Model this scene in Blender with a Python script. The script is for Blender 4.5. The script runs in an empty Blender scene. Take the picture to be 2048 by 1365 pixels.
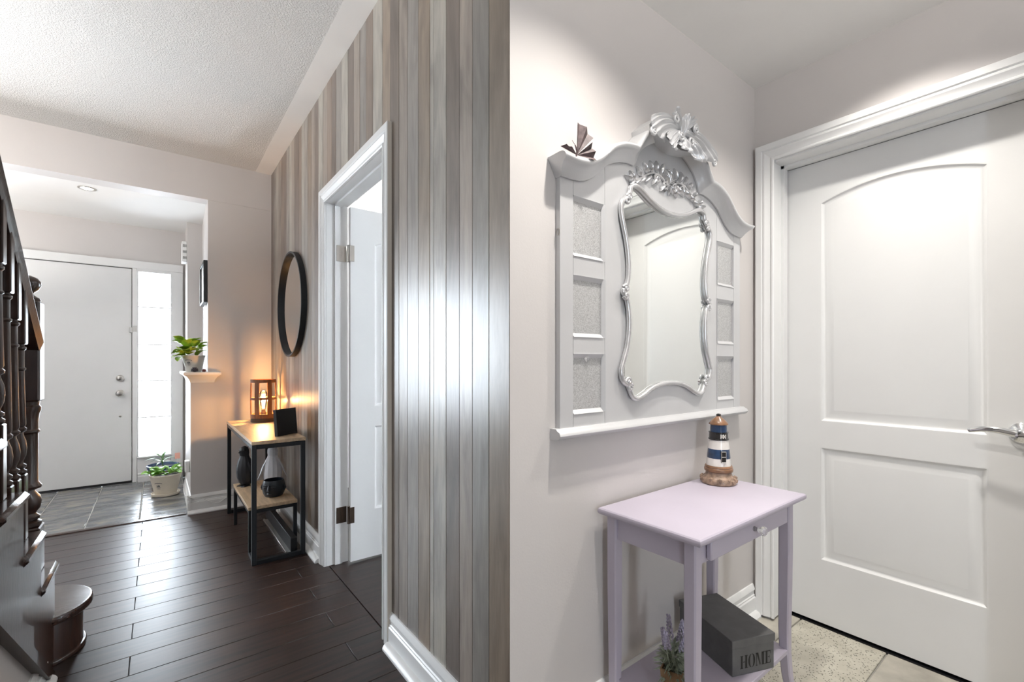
import bpy, bmesh, math, random
from mathutils import Vector, Matrix
random.seed(7)
S = bpy.context.scene
C = S.collection
PI = math.pi
R = math.radians

# ------------------------------------------------------------------ camera
CAM_H = 1.14
FPX = 915.0
VPX = 314.0
HORIZON = 725.0
YAW = math.atan((1024 - VPX) / FPX)
cd = bpy.data.cameras.new('camera'); cam = bpy.data.objects.new('camera', cd); C.objects.link(cam)
cam.location = (0, 0, CAM_H); cam.rotation_euler = (PI/2, 0, -YAW)
cd.sensor_width = 36.0; cd.lens = FPX/2048*36.0
cd.shift_y = (HORIZON - 682.5)/2048
cd.clip_start = 0.02; cd.clip_end = 200
S.camera = cam
sY, cY = math.sin(YAW), math.cos(YAW)
def ray(px, py):
    u = (px-1024)/FPX; v = (HORIZON-py)/FPX
    return (sY+u*cY, cY-u*sY, v)
def onY(px, py, y):
    r = ray(px, py); t = y/r[1]; return (r[0]*t, y, CAM_H+r[2]*t)
def onX(px, py, x):
    r = ray(px, py); t = x/r[0]; return (x, r[1]*t, CAM_H+r[2]*t)

# ------------------------------------------------------------------ world, exposure
W = bpy.data.worlds.new('world'); S.world = W; W.use_nodes = True
bg = W.node_tree.nodes['Background']
bg.inputs[0].default_value = (0.82, 0.91, 1.0, 1); bg.inputs[1].default_value = 26.0
S.view_settings.view_transform = 'Standard'; S.view_settings.look = 'None'
S.view_settings.gamma = 1.0; S.view_settings.use_curve_mapping = False
S.view_settings.exposure = 0.0

def light(name, kind, loc, power, color=(1, 1, 1), size=0.1, rot=(0, 0, 0), sizey=None, spot=None, blend=0.3):
    l = bpy.data.lights.new(name, kind); l.energy = power; l.color = color
    if kind == 'AREA':
        l.size = size
        if sizey: l.shape = 'RECTANGLE'; l.size_y = sizey
    else:
        l.shadow_soft_size = size
    if spot: l.spot_size = spot; l.spot_blend = blend
    o = bpy.data.objects.new(name, l); o.location = loc; o.rotation_euler = rot; C.objects.link(o)
    return o
def portal(name, loc, sx, sy, rot):
    o = light(name, 'AREA', loc, 1.0, size=sx, sizey=sy, rot=rot)
    o.data.cycles.is_portal = True
    return o
# daylight enters through the sidelight, the front room window and a fill window added in the rear wall
portal('daylight_portal', (-0.02, 5.72, 1.12), 0.25, 1.74, (-PI/2, 0, 0))
portal('daylight_portal', (-2.25, 5.85, 1.35), 1.9, 1.7, (-PI/2, 0, 0))
portal('daylight_portal', (-0.85, -3.35, 1.25), 0.5, 2.1, (PI/2, 0, 0))

# ------------------------------------------------------------------ materials
MATS = {}
def nt(name):
    m = bpy.data.materials.new(name); m.use_nodes = True
    t = m.node_tree; b = t.nodes['Principled BSDF']
    MATS[name] = m
    return m, t, b
def N(t, kind, **kw):
    n = t.nodes.new(kind)
    for k, v in kw.items():
        if hasattr(n, k): setattr(n, k, v)
        else: n.inputs[k.replace('_', ' ')].default_value = v
    return n
def ramp(t, stops):
    n = t.nodes.new('ShaderNodeValToRGB'); e = n.color_ramp.elements
    while len(e) < len(stops): e.new(0.5)
    for i, (p, c) in enumerate(stops):
        e[i].position = p; e[i].color = (*c, 1) if len(c) == 3 else c
    return n
def mat(name, col, rough=0.5, metal=0.0, var=0.06, nscale=6.0, bump=0.02, bscale=120.0, coat=0.0, spec=0.5, stretch=None, trans=0.0, sss=0.0):
    m, t, b = nt(name); L = t.links
    tc = N(t, 'ShaderNodeTexCoord'); src = tc.outputs['Object']
    if stretch:
        mp = N(t, 'ShaderNodeMapping'); mp.inputs['Scale'].default_value = stretch; L.new(src, mp.inputs[0]); src = mp.outputs[0]
    n = N(t, 'ShaderNodeTexNoise'); n.inputs['Scale'].default_value = nscale; n.inputs['Detail'].default_value = 5; L.new(src, n.inputs[0])
    rp = ramp(t, [(0.3, [c*(1-var) for c in col]), (0.7, [min(1, c*(1+var)) for c in col])])
    L.new(n.outputs['Fac'], rp.inputs[0]); L.new(rp.outputs[0], b.inputs['Base Color'])
    b.inputs['Roughness'].default_value = rough; b.inputs['Metallic'].default_value = metal
    b.inputs['Specular IOR Level'].default_value = spec
    b.inputs['Coat Weight'].default_value = coat
    if trans: b.inputs['Transmission Weight'].default_value = trans
    if sss: b.inputs['Subsurface Weight'].default_value = sss; b.inputs['Subsurface Radius'].default_value = (0.02, 0.03, 0.01)
    if bump:
        n2 = N(t, 'ShaderNodeTexNoise'); n2.inputs['Scale'].default_value = bscale; n2.inputs['Detail'].default_value = 3; L.new(src, n2.inputs[0])
        bp = N(t, 'ShaderNodeBump'); bp.inputs['Strength'].default_value = bump; bp.inputs['Distance'].default_value = 0.005
        L.new(n2.outputs['Fac'], bp.inputs['Height']); L.new(bp.outputs[0], b.inputs['Normal'])
    return m
mat('wall_paint', (0.585, 0.555, 0.54), 0.55, var=0.015, nscale=2, bump=0.05, bscale=180)
mat('white_paint', (0.77, 0.77, 0.765), 0.32, var=0.015, bump=0.015, bscale=60)
mat('door_paint', (0.735, 0.735, 0.73), 0.35, var=0.012, bump=0.02, bscale=90)
mat('ceiling_smooth', (0.80, 0.79, 0.775), 0.7, var=0.01, bump=0.03, bscale=100)
mat('silver_paint', (0.60, 0.60, 0.61), 0.34, metal=0.3, var=0.05, nscale=4, bump=0.03, bscale=200)
mat('silver_leaf', (0.62, 0.62, 0.63), 0.27, metal=0.65, var=0.08, nscale=30, bump=0.05, bscale=150)
mat('lilac_paint', (0.475, 0.435, 0.515), 0.4, var=0.03, bump=0.02)
mat('black_metal', (0.014, 0.016, 0.019), 0.45, var=0.2, bump=0.02, spec=0.3)
mat('black_plastic', (0.01, 0.01, 0.012), 0.45, var=0.2, bump=0.02)
mat('chrome', (0.78, 0.79, 0.80), 0.12, metal=1.0, var=0.02, bump=0)
mat('nickel', (0.55, 0.53, 0.50), 0.28, metal=1.0, var=0.05, bump=0)
mat('bronze', (0.12, 0.09, 0.07), 0.35, metal=0.9, var=0.1, bump=0)
mat('stair_wood', (0.032, 0.014, 0.009), 0.28, var=0.45, nscale=14, stretch=(3, 3, 0.5), bump=0.12, bscale=60, coat=0.35)
mat('tread_wood', (0.035, 0.016, 0.011), 0.25, var=0.45, nscale=30, stretch=(0.4, 4, 4), bump=0.25, bscale=60, coat=0.4)
mat('light_oak', (0.50, 0.37, 0.24), 0.42, var=0.22, nscale=8, stretch=(8, 0.8, 8), bump=0.05, bscale=40)
mat('lamp_wood', (0.20, 0.075, 0.028), 0.5, var=0.3, nscale=15, stretch=(4, 4, 0.6), bump=0.06, bscale=60)
mat('lamp_dark', (0.05, 0.028, 0.02), 0.5, var=0.3, bump=0.03)
mat('penguin_black', (0.022, 0.024, 0.03), 0.5, var=0.2, bump=0.03)
mat('penguin_white', (0.74, 0.77, 0.84), 0.5, var=0.04, bump=0.03)
mat('bowl_black', (0.012, 0.017, 0.024), 0.35, var=0.25, nscale=20, bump=0.1, bscale=60)
mat('pot_cream', (0.68, 0.61, 0.50), 0.45, var=0.05, nscale=10, bump=0.03)
mat('pot_grey', (0.56, 0.54, 0.50), 0.5, var=0.06, nscale=12, bump=0.03)
mat('pot_blue', (0.05, 0.09, 0.19), 0.25, var=0.2, bump=0.02)
mat('terracotta', (0.42, 0.23, 0.13), 0.6, var=0.15, bump=0.05)
mat('soil', (0.03, 0.02, 0.014), 0.9, var=0.5, nscale=80, bump=0.5, bscale=150)
mat('leaf_lime', (0.33, 0.50, 0.055), 0.45, var=0.25, nscale=14, bump=0.05, bscale=40, trans=0.0, sss=0.25)
mat('leaf_fresh', (0.22, 0.46, 0.07), 0.45, var=0.25, nscale=14, bump=0.05, bscale=40, sss=0.25)
mat('leaf_dark', (0.10, 0.24, 0.06), 0.4, var=0.25, nscale=14, bump=0.05, bscale=40)
mat('print_ink', (0.06, 0.07, 0.08), 0.6, var=0.1, bump=0)
mat('cone_dark', (0.03, 0.032, 0.055), 0.6, var=0.4, bump=0.1)
mat('cone_red', (0.16, 0.03, 0.022), 0.6, var=0.3, bump=0.1)
mat('plastic_white', (0.80, 0.80, 0.79), 0.4, var=0.01, bump=0)
mat('vent_dark', (0.10, 0.10, 0.10), 0.6, bump=0)
mat('tag_pink', (0.85, 0.42, 0.36), 0.5, bump=0)
mat('box_slate', (0.115, 0.115, 0.115), 0.55, var=0.12, nscale=25, bump=0.04, bscale=200)
mat('letter_black', (0.012, 0.011, 0.010), 0.7, bump=0)
mat('lavender_leaf', (0.40, 0.45, 0.36), 0.7, var=0.25, nscale=20, bump=0.05)
mat('lavender_bloom', (0.42, 0.39, 0.51), 0.7, var=0.25, nscale=60, bump=0.1)
mat('burlap', (0.27, 0.165, 0.09), 0.85, var=0.15, nscale=30, bump=0.3, bscale=300)
mat('lh_white', (0.76, 0.73, 0.69), 0.25, var=0.08, nscale=18, bump=0.03, coat=0.4)
mat('lh_blue', (0.018, 0.045, 0.105), 0.2, var=0.4, nscale=25, bump=0.03, coat=0.5)
mat('lh_black', (0.015, 0.014, 0.014), 0.2, bump=0.02, coat=0.5)
mat('lh_rust', (0.20, 0.10, 0.05), 0.3, var=0.4, nscale=30, bump=0.2, bscale=60, coat=0.3)
mat('lh_rock', (0.28, 0.19, 0.135), 0.45, var=0.5, nscale=50, bump=0.4, bscale=120, coat=0.2)
mat('butterfly_paper', (0.12, 0.085, 0.085), 0.6, var=0.5, nscale=60, bump=0.1)
mat('subfloor', (0.02, 0.014, 0.012), 0.5, var=0.1)
mat('grout', (0.36, 0.35, 0.32), 0.8, var=0.1, bump=0.1)
mat('tile_stone', (0.42, 0.395, 0.34), 0.55, var=0.3, nscale=7, bump=0.35, bscale=40)
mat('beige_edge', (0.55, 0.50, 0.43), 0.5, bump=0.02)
mat('concrete', (0.6, 0.6, 0.6), 0.8)

# mirror glass
m, t, b = nt('mirror_glass'); b.inputs['Base Color'].default_value = (0.90, 0.92, 0.91, 1); b.inputs['Metallic'].default_value = 1; b.inputs['Roughness'].default_value = 0.015
# clear glass
m, t, b = nt('clear_glass'); b.inputs['Base Color'].default_value = (1, 1, 1, 1); b.inputs['Roughness'].default_value = 0; b.inputs['Transmission Weight'].default_value = 1; b.inputs['IOR'].default_value = 1.45
m, t, b = nt('crystal'); b.inputs['Base Color'].default_value = (0.96, 0.96, 0.98, 1); b.inputs['Roughness'].default_value = 0.03; b.inputs['Transmission Weight'].default_value = 0.85; b.inputs['IOR'].default_value = 1.5
# thin window glass lets daylight straight through
m, t, b = nt('window_glass'); L = t.links
tr = N(t, 'ShaderNodeBsdfTransparent'); gl = N(t, 'ShaderNodeBsdfGlossy'); gl.inputs['Roughness'].default_value = 0.02
fr = N(t, 'ShaderNodeFresnel'); fr.inputs[0].default_value = 1.3
mx = N(t, 'ShaderNodeMixShader'); L.new(fr.outputs[0], mx.inputs[0]); L.new(tr.outputs[0], mx.inputs[1]); L.new(gl.outputs[0], mx.inputs[2])
L.new(mx.outputs[0], t.nodes['Material Output'].inputs[0])
# lit filament and lamp lenses
def emit(name, col, st):
    m, t, b = nt(name); b.inputs['Emission Color'].default_value = (*col, 1); b.inputs['Emission Strength'].default_value = st
    b.inputs['Base Color'].default_value = (1, 1, 1, 1)
emit('filament', (1.0, 0.62, 0.25), 45.0)
emit('pot_lens', (1.0, 0.95, 0.86), 12.0)

# stippled ceiling
m, t, b = nt('ceiling_stipple'); L = t.links
tc = N(t, 'ShaderNodeTexCoord'); v = N(t, 'ShaderNodeTexNoise'); v.inputs['Scale'].default_value = 120; v.inputs['Detail'].default_value = 3; v.inputs['Roughness'].default_value = 0.75
L.new(tc.outputs['Object'], v.inputs[0])
rp = ramp(t, [(0.40, (0, 0, 0)), (0.62, (1, 1, 1))]); L.new(v.outputs['Fac'], rp.inputs[0])
bp = N(t, 'ShaderNodeBump'); bp.inputs['Strength'].default_value = 0.8; bp.inputs['Distance'].default_value = 0.006
L.new(rp.outputs[0], bp.inputs['Height']); L.new(bp.outputs[0], b.inputs['Normal'])
b.inputs['Base Color'].default_value = (0.80, 0.79, 0.775, 1); b.inputs['Roughness'].default_value = 0.8

# wall plank: colour of each board comes from the object colour, grain is procedural
m, t, b = nt('wall_plank'); L = t.links
tc = N(t, 'ShaderNodeTexCoord'); oi = N(t, 'ShaderNodeObjectInfo')
addv = N(t, 'ShaderNodeVectorMath', operation='ADD'); sc = N(t, 'ShaderNodeVectorMath', operation='SCALE')
cmb = N(t, 'ShaderNodeCombineXYZ')
for k in range(3): L.new(oi.outputs['Random'], cmb.inputs[k])
L.new(cmb.outputs[0], sc.inputs[0]); sc.inputs['Scale'].default_value = 57.0
L.new(tc.outputs['Object'], addv.inputs[0]); L.new(sc.outputs[0], addv.inputs[1])
mp = N(t, 'ShaderNodeMapping'); mp.inputs['Scale'].default_value = (24, 24, 2.6); L.new(addv.outputs[0], mp.inputs[0])
g1 = N(t, 'ShaderNodeTexNoise'); g1.inputs['Scale'].default_value = 2.2; g1.inputs['Detail'].default_value = 8; g1.inputs['Roughness'].default_value = 0.65; L.new(mp.outputs[0], g1.inputs[0])
mp2 = N(t, 'ShaderNodeMapping'); mp2.inputs['Scale'].default_value = (9, 9, 2.2); mp2.inputs['Rotation'].default_value = (0.25, 0, 0); L.new(addv.outputs[0], mp2.inputs[0])
g2 = N(t, 'ShaderNodeTexNoise'); g2.inputs['Scale'].default_value = 1.4; g2.inputs['Detail'].default_value = 6; g2.inputs['Distortion'].default_value = 0.8; L.new(mp2.outputs[0], g2.inputs[0])
r1 = ramp(t, [(0.28, (0.72, 0.71, 0.70)), (0.66, (1.08, 1.08, 1.08))]); L.new(g1.outputs['Fac'], r1.inputs[0])
r2 = ramp(t, [(0.30, (0.66, 0.65, 0.65)), (0.52, (1.0, 1.0, 1.0)), (0.75, (1.12, 1.11, 1.08))]); L.new(g2.outputs['Fac'], r2.inputs[0])
m1 = N(t, 'ShaderNodeMix', data_type='RGBA', blend_type='MULTIPLY'); m1.inputs[0].default_value = 1
L.new(oi.outputs['Color'], m1.inputs[6]); L.new(r1.outputs[0], m1.inputs[7])
m2 = N(t, 'ShaderNodeMix', data_type='RGBA', blend_type='MULTIPLY'); m2.inputs[0].default_value = 1
L.new(m1.outputs[2], m2.inputs[6]); L.new(r2.outputs[0], m2.inputs[7])
mk = N(t, 'ShaderNodeMapping'); mk.inputs['Scale'].default_value = (9, 9, 2.3); L.new(addv.outputs[0], mk.inputs[0])
vk = N(t, 'ShaderNodeTexVoronoi'); vk.inputs['Scale'].default_value = 0.8; L.new(mk.outputs[0], vk.inputs[0])
rk = ramp(t, [(0.05, (0.42, 0.38, 0.36)), (0.17, (1, 1, 1))]); L.new(vk.outputs['Distance'], rk.inputs[0])
m3 = N(t, 'ShaderNodeMix', data_type='RGBA', blend_type='MULTIPLY'); m3.inputs[0].default_value = 0.8
L.new(m2.outputs[2], m3.inputs[6]); L.new(rk.outputs[0], m3.inputs[7])
L.new(m3.outputs[2], b.inputs['Base Color'])
b.inputs['Roughness'].default_value = 0.34; b.inputs['Specular IOR Level'].default_value = 1.0
bp = N(t, 'ShaderNodeBump'); bp.inputs['Strength'].default_value = 0.05; bp.inputs['Distance'].default_value = 0.004
L.new(g1.outputs['Fac'], bp.inputs['Height']); L.new(bp.outputs[0], b.inputs['Normal'])

# dark hand-scraped floor planks
m, t, b = nt('floor_plank'); L = t.links
tc = N(t, 'ShaderNodeTexCoord'); oi = N(t, 'ShaderNodeObjectInfo')
addv = N(t, 'ShaderNodeVectorMath', operation='ADD'); cmb = N(t, 'ShaderNodeCombineXYZ'); sc = N(t, 'ShaderNodeVectorMath', operation='SCALE')
for k in range(3): L.new(oi.outputs['Random'], cmb.inputs[k])
L.new(cmb.outputs[0], sc.inputs[0]); sc.inputs['Scale'].default_value = 41.0
L.new(tc.outputs['Object'], addv.inputs[0]); L.new(sc.outputs[0], addv.inputs[1])
mp = N(t, 'ShaderNodeMapping'); mp.inputs['Scale'].default_value = (1.6, 26, 10); L.new(addv.outputs[0], mp.inputs[0])
g1 = N(t, 'ShaderNodeTexNoise'); g1.inputs['Scale'].default_value = 2.0; g1.inputs['Detail'].default_value = 7; L.new(mp.outputs[0], g1.inputs[0])
r1 = ramp(t, [(0.3, (0.010, 0.006, 0.005)), (0.7, (0.040, 0.020, 0.015))]); L.new(g1.outputs['Fac'], r1.inputs[0])
L.new(r1.outputs[0], b.inputs['Base Color'])
b.inputs['Roughness'].default_value = 0.36; b.inputs['Specular IOR Level'].default_value = 0.5
bp = N(t, 'ShaderNodeBump'); bp.inputs['Strength'].default_value = 0.04; bp.inputs['Distance'].default_value = 0.003
mp3 = N(t, 'ShaderNodeMapping'); mp3.inputs['Scale'].default_value = (0.9, 14, 10); L.new(addv.outputs[0], mp3.inputs[0])
g3 = N(t, 'ShaderNodeTexNoise'); g3.inputs['Scale'].default_value = 2.5; g3.inputs['Detail'].default_value = 3; L.new(mp3.outputs[0], g3.inputs[0])
L.new(g3.outputs['Fac'], bp.inputs['Height']); L.new(bp.outputs[0], b.inputs['Normal'])

# slate tiles of the foyer, tile to tile variation
m, t, b = nt('slate'); L = t.links
tc = N(t, 'ShaderNodeTexCoord'); oi = N(t, 'ShaderNodeObjectInfo')
addv = N(t, 'ShaderNodeVectorMath', operation='ADD'); cmb = N(t, 'ShaderNodeCombineXYZ'); sc = N(t, 'ShaderNodeVectorMath', operation='SCALE')
for k in range(3): L.new(oi.outputs['Random'], cmb.inputs[k])
L.new(cmb.outputs[0], sc.inputs[0]); sc.inputs['Scale'].default_value = 23.0
L.new(tc.outputs['Object'], addv.inputs[0]); L.new(sc.outputs[0], addv.inputs[1])
mp = N(t, 'ShaderNodeMapping'); mp.inputs['Scale'].default_value = (3, 7, 3); L.new(addv.outputs[0], mp.inputs[0])
g1 = N(t, 'ShaderNodeTexNoise'); g1.inputs['Scale'].default_value = 2.0; g1.inputs['Detail'].default_value = 8; g1.inputs['Distortion'].default_value = 0.6; L.new(mp.outputs[0], g1.inputs[0])
r1 = ramp(t, [(0.28, (0.05, 0.055, 0.062)), (0.5, (0.14, 0.145, 0.15)), (0.72, (0.26, 0.235, 0.19))]); L.new(g1.outputs['Fac'], r1.inputs[0])
L.new(r1.outputs[0], b.inputs['Base Color']); b.inputs['Roughness'].default_value = 0.24
bp = N(t, 'ShaderNodeBump'); bp.inputs['Strength'].default_value = 0.6; bp.inputs['Distance'].default_value = 0.012
L.new(g1.outputs['Fac'], bp.inputs['Height']); L.new(bp.outputs[0], b.inputs['Normal'])

# pitted travertine
m, t, b = nt('tile_pitted'); L = t.links
tc = N(t, 'ShaderNodeTexCoord'); vo = N(t, 'ShaderNodeTexVoronoi'); vo.inputs['Scale'].default_value = 110; L.new(tc.outputs['Object'], vo.inputs[0])
ns = N(t, 'ShaderNodeTexNoise'); ns.inputs['Scale'].default_value = 12; ns.inputs['Detail'].default_value = 8; L.new(tc.outputs['Object'], ns.inputs[0])
rp = ramp(t, [(0.16, (0.10, 0.09, 0.08)), (0.30, (1, 1, 1))]); L.new(vo.outputs['Distance'], rp.inputs[0])
rn = ramp(t, [(0.3, (0.42, 0.395, 0.325)), (0.7, (0.56, 0.535, 0.455))]); L.new(ns.outputs['Fac'], rn.inputs[0])
mm = N(t, 'ShaderNodeMix', data_type='RGBA', blend_type='MULTIPLY'); mm.inputs[0].default_value = 0.7
L.new(rn.outputs[0], mm.inputs[6]); L.new(rp.outputs[0], mm.inputs[7]); L.new(mm.outputs[2], b.inputs['Base Color'])
b.inputs['Roughness'].default_value = 0.6
bp = N(t, 'ShaderNodeBump'); bp.inputs['Strength'].default_value = 0.7; bp.inputs['Distance'].default_value = 0.004
L.new(rp.outputs[0], bp.inputs['Height']); L.new(bp.outputs[0], b.inputs['Normal'])

# glitter fabric insets
m, t, b = nt('glitter'); L = t.links
tc = N(t, 'ShaderNodeTexCoord'); vo = N(t, 'ShaderNodeTexVoronoi'); vo.inputs['Scale'].default_value = 420; L.new(tc.outputs['Object'], vo.inputs[0])
rp = ramp(t, [(0.0, (0.36, 0.36, 0.36)), (1.0, (0.66, 0.66, 0.66))]); L.new(vo.outputs['Color'], rp.inputs[0]); L.new(rp.outputs[0], b.inputs['Base Color'])
b.inputs['Roughness'].default_value = 0.35; b.inputs['Metallic'].default_value = 0.4
bp = N(t, 'ShaderNodeBump'); bp.inputs['Strength'].default_value = 0.5; bp.inputs['Distance'].default_value = 0.002
L.new(vo.outputs['Color'], bp.inputs['Height']); L.new(bp.outputs[0], b.inputs['Normal'])

# ------------------------------------------------------------------ mesh helpers
class MB:
    def __init__(s): s.v = []; s.f = []
    def add(s, vs, fs):
        k = len(s.v); s.v += [tuple(v) for v in vs]; s.f += [tuple(i+k for i in f) for f in fs]; return s
    def box(s, x0, x1, y0, y1, z0, z1, bev=0.0):
        if bev <= 0:
            return s.add([(x0,y0,z0),(x1,y0,z0),(x1,y1,z0),(x0,y1,z0),(x0,y0,z1),(x1,y0,z1),(x1,y1,z1),(x0,y1,z1)],
                         [(0,3,2,1),(4,5,6,7),(0,1,5,4),(1,2,6,5),(2,3,7,6),(3,0,4,7)])
        bm = bmesh.new(); bmesh.ops.create_cube(bm, size=1)
        for v in bm.verts: v.co = Vector((x0+(v.co.x+.5)*(x1-x0), y0+(v.co.y+.5)*(y1-y0), z0+(v.co.z+.5)*(z1-z0)))
        bmesh.ops.bevel(bm, geom=bm.edges[:], offset=bev, segments=1, affect='EDGES')
        return s.bm(bm)
    def bm(s, bm, M=None):
        bm.verts.index_update()
        vs = [(M @ v.co) if M else v.co.copy() for v in bm.verts]; fs = [[v.index for v in f.verts] for f in bm.faces]
        bm.free(); return s.add(vs, fs)
    def prism(s, poly, axis, a, b):
        # poly: 2D points; axis 'y': (x,z) extruded in y; 'x': (y,z); 'z': (x,y)
        def p(q, d):
            return (q[0], d, q[1]) if axis == 'y' else (d, q[0], q[1]) if axis == 'x' else (q[0], q[1], d)
        n = len(poly)
        vs = [p(q, a) for q in poly] + [p(q, b) for q in poly]
        fs = [tuple(range(n)), tuple(range(2*n-1, n-1, -1))] + [(i, i+n, (i+1) % n+n, (i+1) % n) for i in range(n)]
        return s.add(vs, fs)
    def lathe(s, prof, c=(0,0,0), seg=24, cap=True):
        n = len(prof); vs = []
        for r, z in prof:
            for k in range(seg):
                a = 2*PI*k/seg; vs.append((c[0]+r*math.cos(a), c[1]+r*math.sin(a), c[2]+z))
        fs = [(i*seg+k, i*seg+(k+1) % seg, (i+1)*seg+(k+1) % seg, (i+1)*seg+k) for i in range(n-1) for k in range(seg)]
        if cap: fs += [tuple(range(seg-1, -1, -1)), tuple((n-1)*seg+k for k in range(seg))]
        return s.add(vs, fs)
    def tube(s, pts, rad, seg=8, closed=False, flat=None):
        pts = [Vector(p) for p in pts]; n = len(pts)
        if not hasattr(rad, '__len__'): rad = [rad]*n
        vs = []; up = None
        for i, p in enumerate(pts):
            if closed: d = pts[(i+1) % n]-pts[i-1]
            else: d = pts[min(i+1, n-1)]-pts[max(i-1, 0)]
            d = d.normalized() if d.length > 1e-9 else Vector((0,0,1))
            if up is None:
                up = Vector((0,1,0)) if abs(d.y) < 0.9 else Vector((1,0,0))
            a = d.cross(up)
            if a.length < 1e-6: a = d.orthogonal()
            a.normalize(); bb = d.cross(a).normalized(); up = -bb if bb.dot(up) < 0 else bb
            a = d.cross(up).normalized()
            for k in range(seg):
                t = 2*PI*k/seg
                vs.append(p + a*math.cos(t)*rad[i] + up*math.sin(t)*rad[i]*(flat or 1))
        m = n if closed else n-1
        fs = [(i*seg+k, i*seg+(k+1) % seg, ((i+1) % n)*seg+(k+1) % seg, ((i+1) % n)*seg+k) for i in range(m) for k in range(seg)]
        if not closed: fs += [tuple(range(seg-1, -1, -1)), tuple((n-1)*seg+k for k in range(seg))]
        return s.add(vs, fs)
    def grid(s, rows, closeu=False):
        n = len(rows); m = len(rows[0]); vs = [p for r in rows for p in r]
        fs = [(i*m+j, i*m+j+1, (i+1)*m+j+1, (i+1)*m+j) for i in range(n-1) for j in range(m-1)]
        if closeu: fs += [(i*m+m-1, i*m, (i+1)*m, (i+1)*m+m-1) for i in range(n-1)]
        return s.add(vs, fs)
    def xf(s, M, start=0):
        for i in range(start, len(s.v)): s.v[i] = tuple(M @ Vector(s.v[i]))
        return s
def org(o):
    p = Vector((0,0,0))
    while o: p += o.location; o = o.parent
    return p
def mesh_of(mb, name, mt, smooth=40, recalc=True):
    me = bpy.data.meshes.new(name); me.from_pydata(mb.v, [], mb.f); me.validate()
    if recalc:
        bm = bmesh.new(); bm.from_mesh(me); bmesh.ops.recalc_face_normals(bm, faces=bm.faces); bm.to_mesh(me); bm.free()
    if smooth:
        for p in me.polygons: p.use_smooth = True
        me.set_sharp_from_angle(angle=R(smooth))
    if mt: me.materials.append(MATS[mt])
    return me
def tag(o, label=None, cat=None, group=None, kind=None):
    if label: o['label'] = label
    if cat: o['category'] = cat
    if group: o['group'] = group
    if kind: o['kind'] = kind
    return o
def part(name, mb, mt, parent=None, smooth=40, at=None, recalc=True):
    """a mesh object from world coordinates; its origin is the parent's (or `at`)"""
    base = org(parent) if parent else Vector((0,0,0))
    o0 = Vector(at) if at is not None else base
    mb2 = MB(); mb2.v = [tuple(Vector(v)-o0) for v in mb.v]; mb2.f = mb.f
    o = bpy.data.objects.new(name, mesh_of(mb2, name, mt, smooth, recalc)); C.objects.link(o)
    if parent: o.parent = parent
    o.location = o0-base
    return o
def inst(name, me, loc, parent=None, rot=(0,0,0), color=None):
    o = bpy.data.objects.new(name, me); C.objects.link(o)
    if parent: o.parent = parent; o.location = Vector(loc)-org(parent)
    else: o.location = loc
    o.rotation_euler = rot
    if color: o.color = (*color, 1)
    return o
def thing(name, loc, label, cat, group=None, kind=None):
    o = bpy.data.objects.new(name, None); C.objects.link(o); o.location = loc; o.empty_display_size = 0.05
    return tag(o, label, cat, group, kind)
def struct(name, mb, mt, label, cat, smooth=40, at=(0,0,0)):
    return tag(part(name, mb, mt, None, smooth, at), label, cat, kind='structure')
def spline(pts, n=6, closed=False):
    out = []; m = len(pts); P = [Vector(p) for p in pts]
    for i in range(m if closed else m-1):
        p0 = P[i-1] if (i or closed) else P[0]; p1 = P[i]; p2 = P[(i+1) % m]; p3 = P[(i+2) % m] if (closed or i+2 < m) else P[-1]
        for k in range(n):
            t = k/n
            out.append(0.5*((2*p1)+(p2-p0)*t+(2*p0-5*p1+4*p2-p3)*t*t+(3*p1-p0-3*p2+p3)*t**3))
    if not closed: out.append(P[-1])
    return out

# ------------------------------------------------------------------ main dimensions
XA = 0.745      # plank wall face
YB = 0.970      # mirror wall face
XR = 2.150      # mudroom door wall face
HC = 2.685      # hall ceiling
MC = 2.385      # mudroom ceiling
FC = 2.44       # foyer ceiling
YN = 4.205      # hall end wall / beam
YF = 5.65       # front wall
YS = -3.2       # rear wall
TW = 0.12

# ------------------------------------------------------------------ floors
fl = struct('floor', MB().box(-4.3, XA+0.02, YS, YN+0.02, -0.10, -0.012), 'subfloor', 'dark hand-scraped hardwood floor running through the hallway', 'floor')
PW = 0.1408; y0 = 2.165-PW*22
rows = int((YN+0.015-y0)/PW)+1
shared = {}
def plank_mesh(lx, ly, key):
    if key not in shared:
        shared[key] = mesh_of(MB().box(-lx/2, lx/2, -ly/2, ly/2, -0.014, 0.0, 0.0012), 'floor_plank', 'floor_plank', 40)
    return shared[key]
for r in range(rows):
    ya = y0+r*PW; yb = min(ya+PW, YN+0.02)
    if yb-ya < 0.02: continue
    k = round((ya-2.165)/PW)
    j0 = -0.082 if k % 2 == 0 else 0.605
    cuts = [x for x in (j0-2.744, j0-1.372, j0, j0+1.372)]
    xl = -4.2 if ya > 2.3 else -1.25
    edges = [xl]+[x for x in cuts if xl+0.02 < x < XA+0.1]+[XA+0.015]
    for a_, b_ in zip(edges, edges[1:]):
        lx = b_-a_-0.0022; ly = yb-ya-0.0022
        if lx < 0.02: continue
        inst('floor_plank', plank_mesh(lx, ly, (round(lx, 4), round(ly, 4))), ((a_+b_)/2, (ya+yb)/2, 0), fl)
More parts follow.
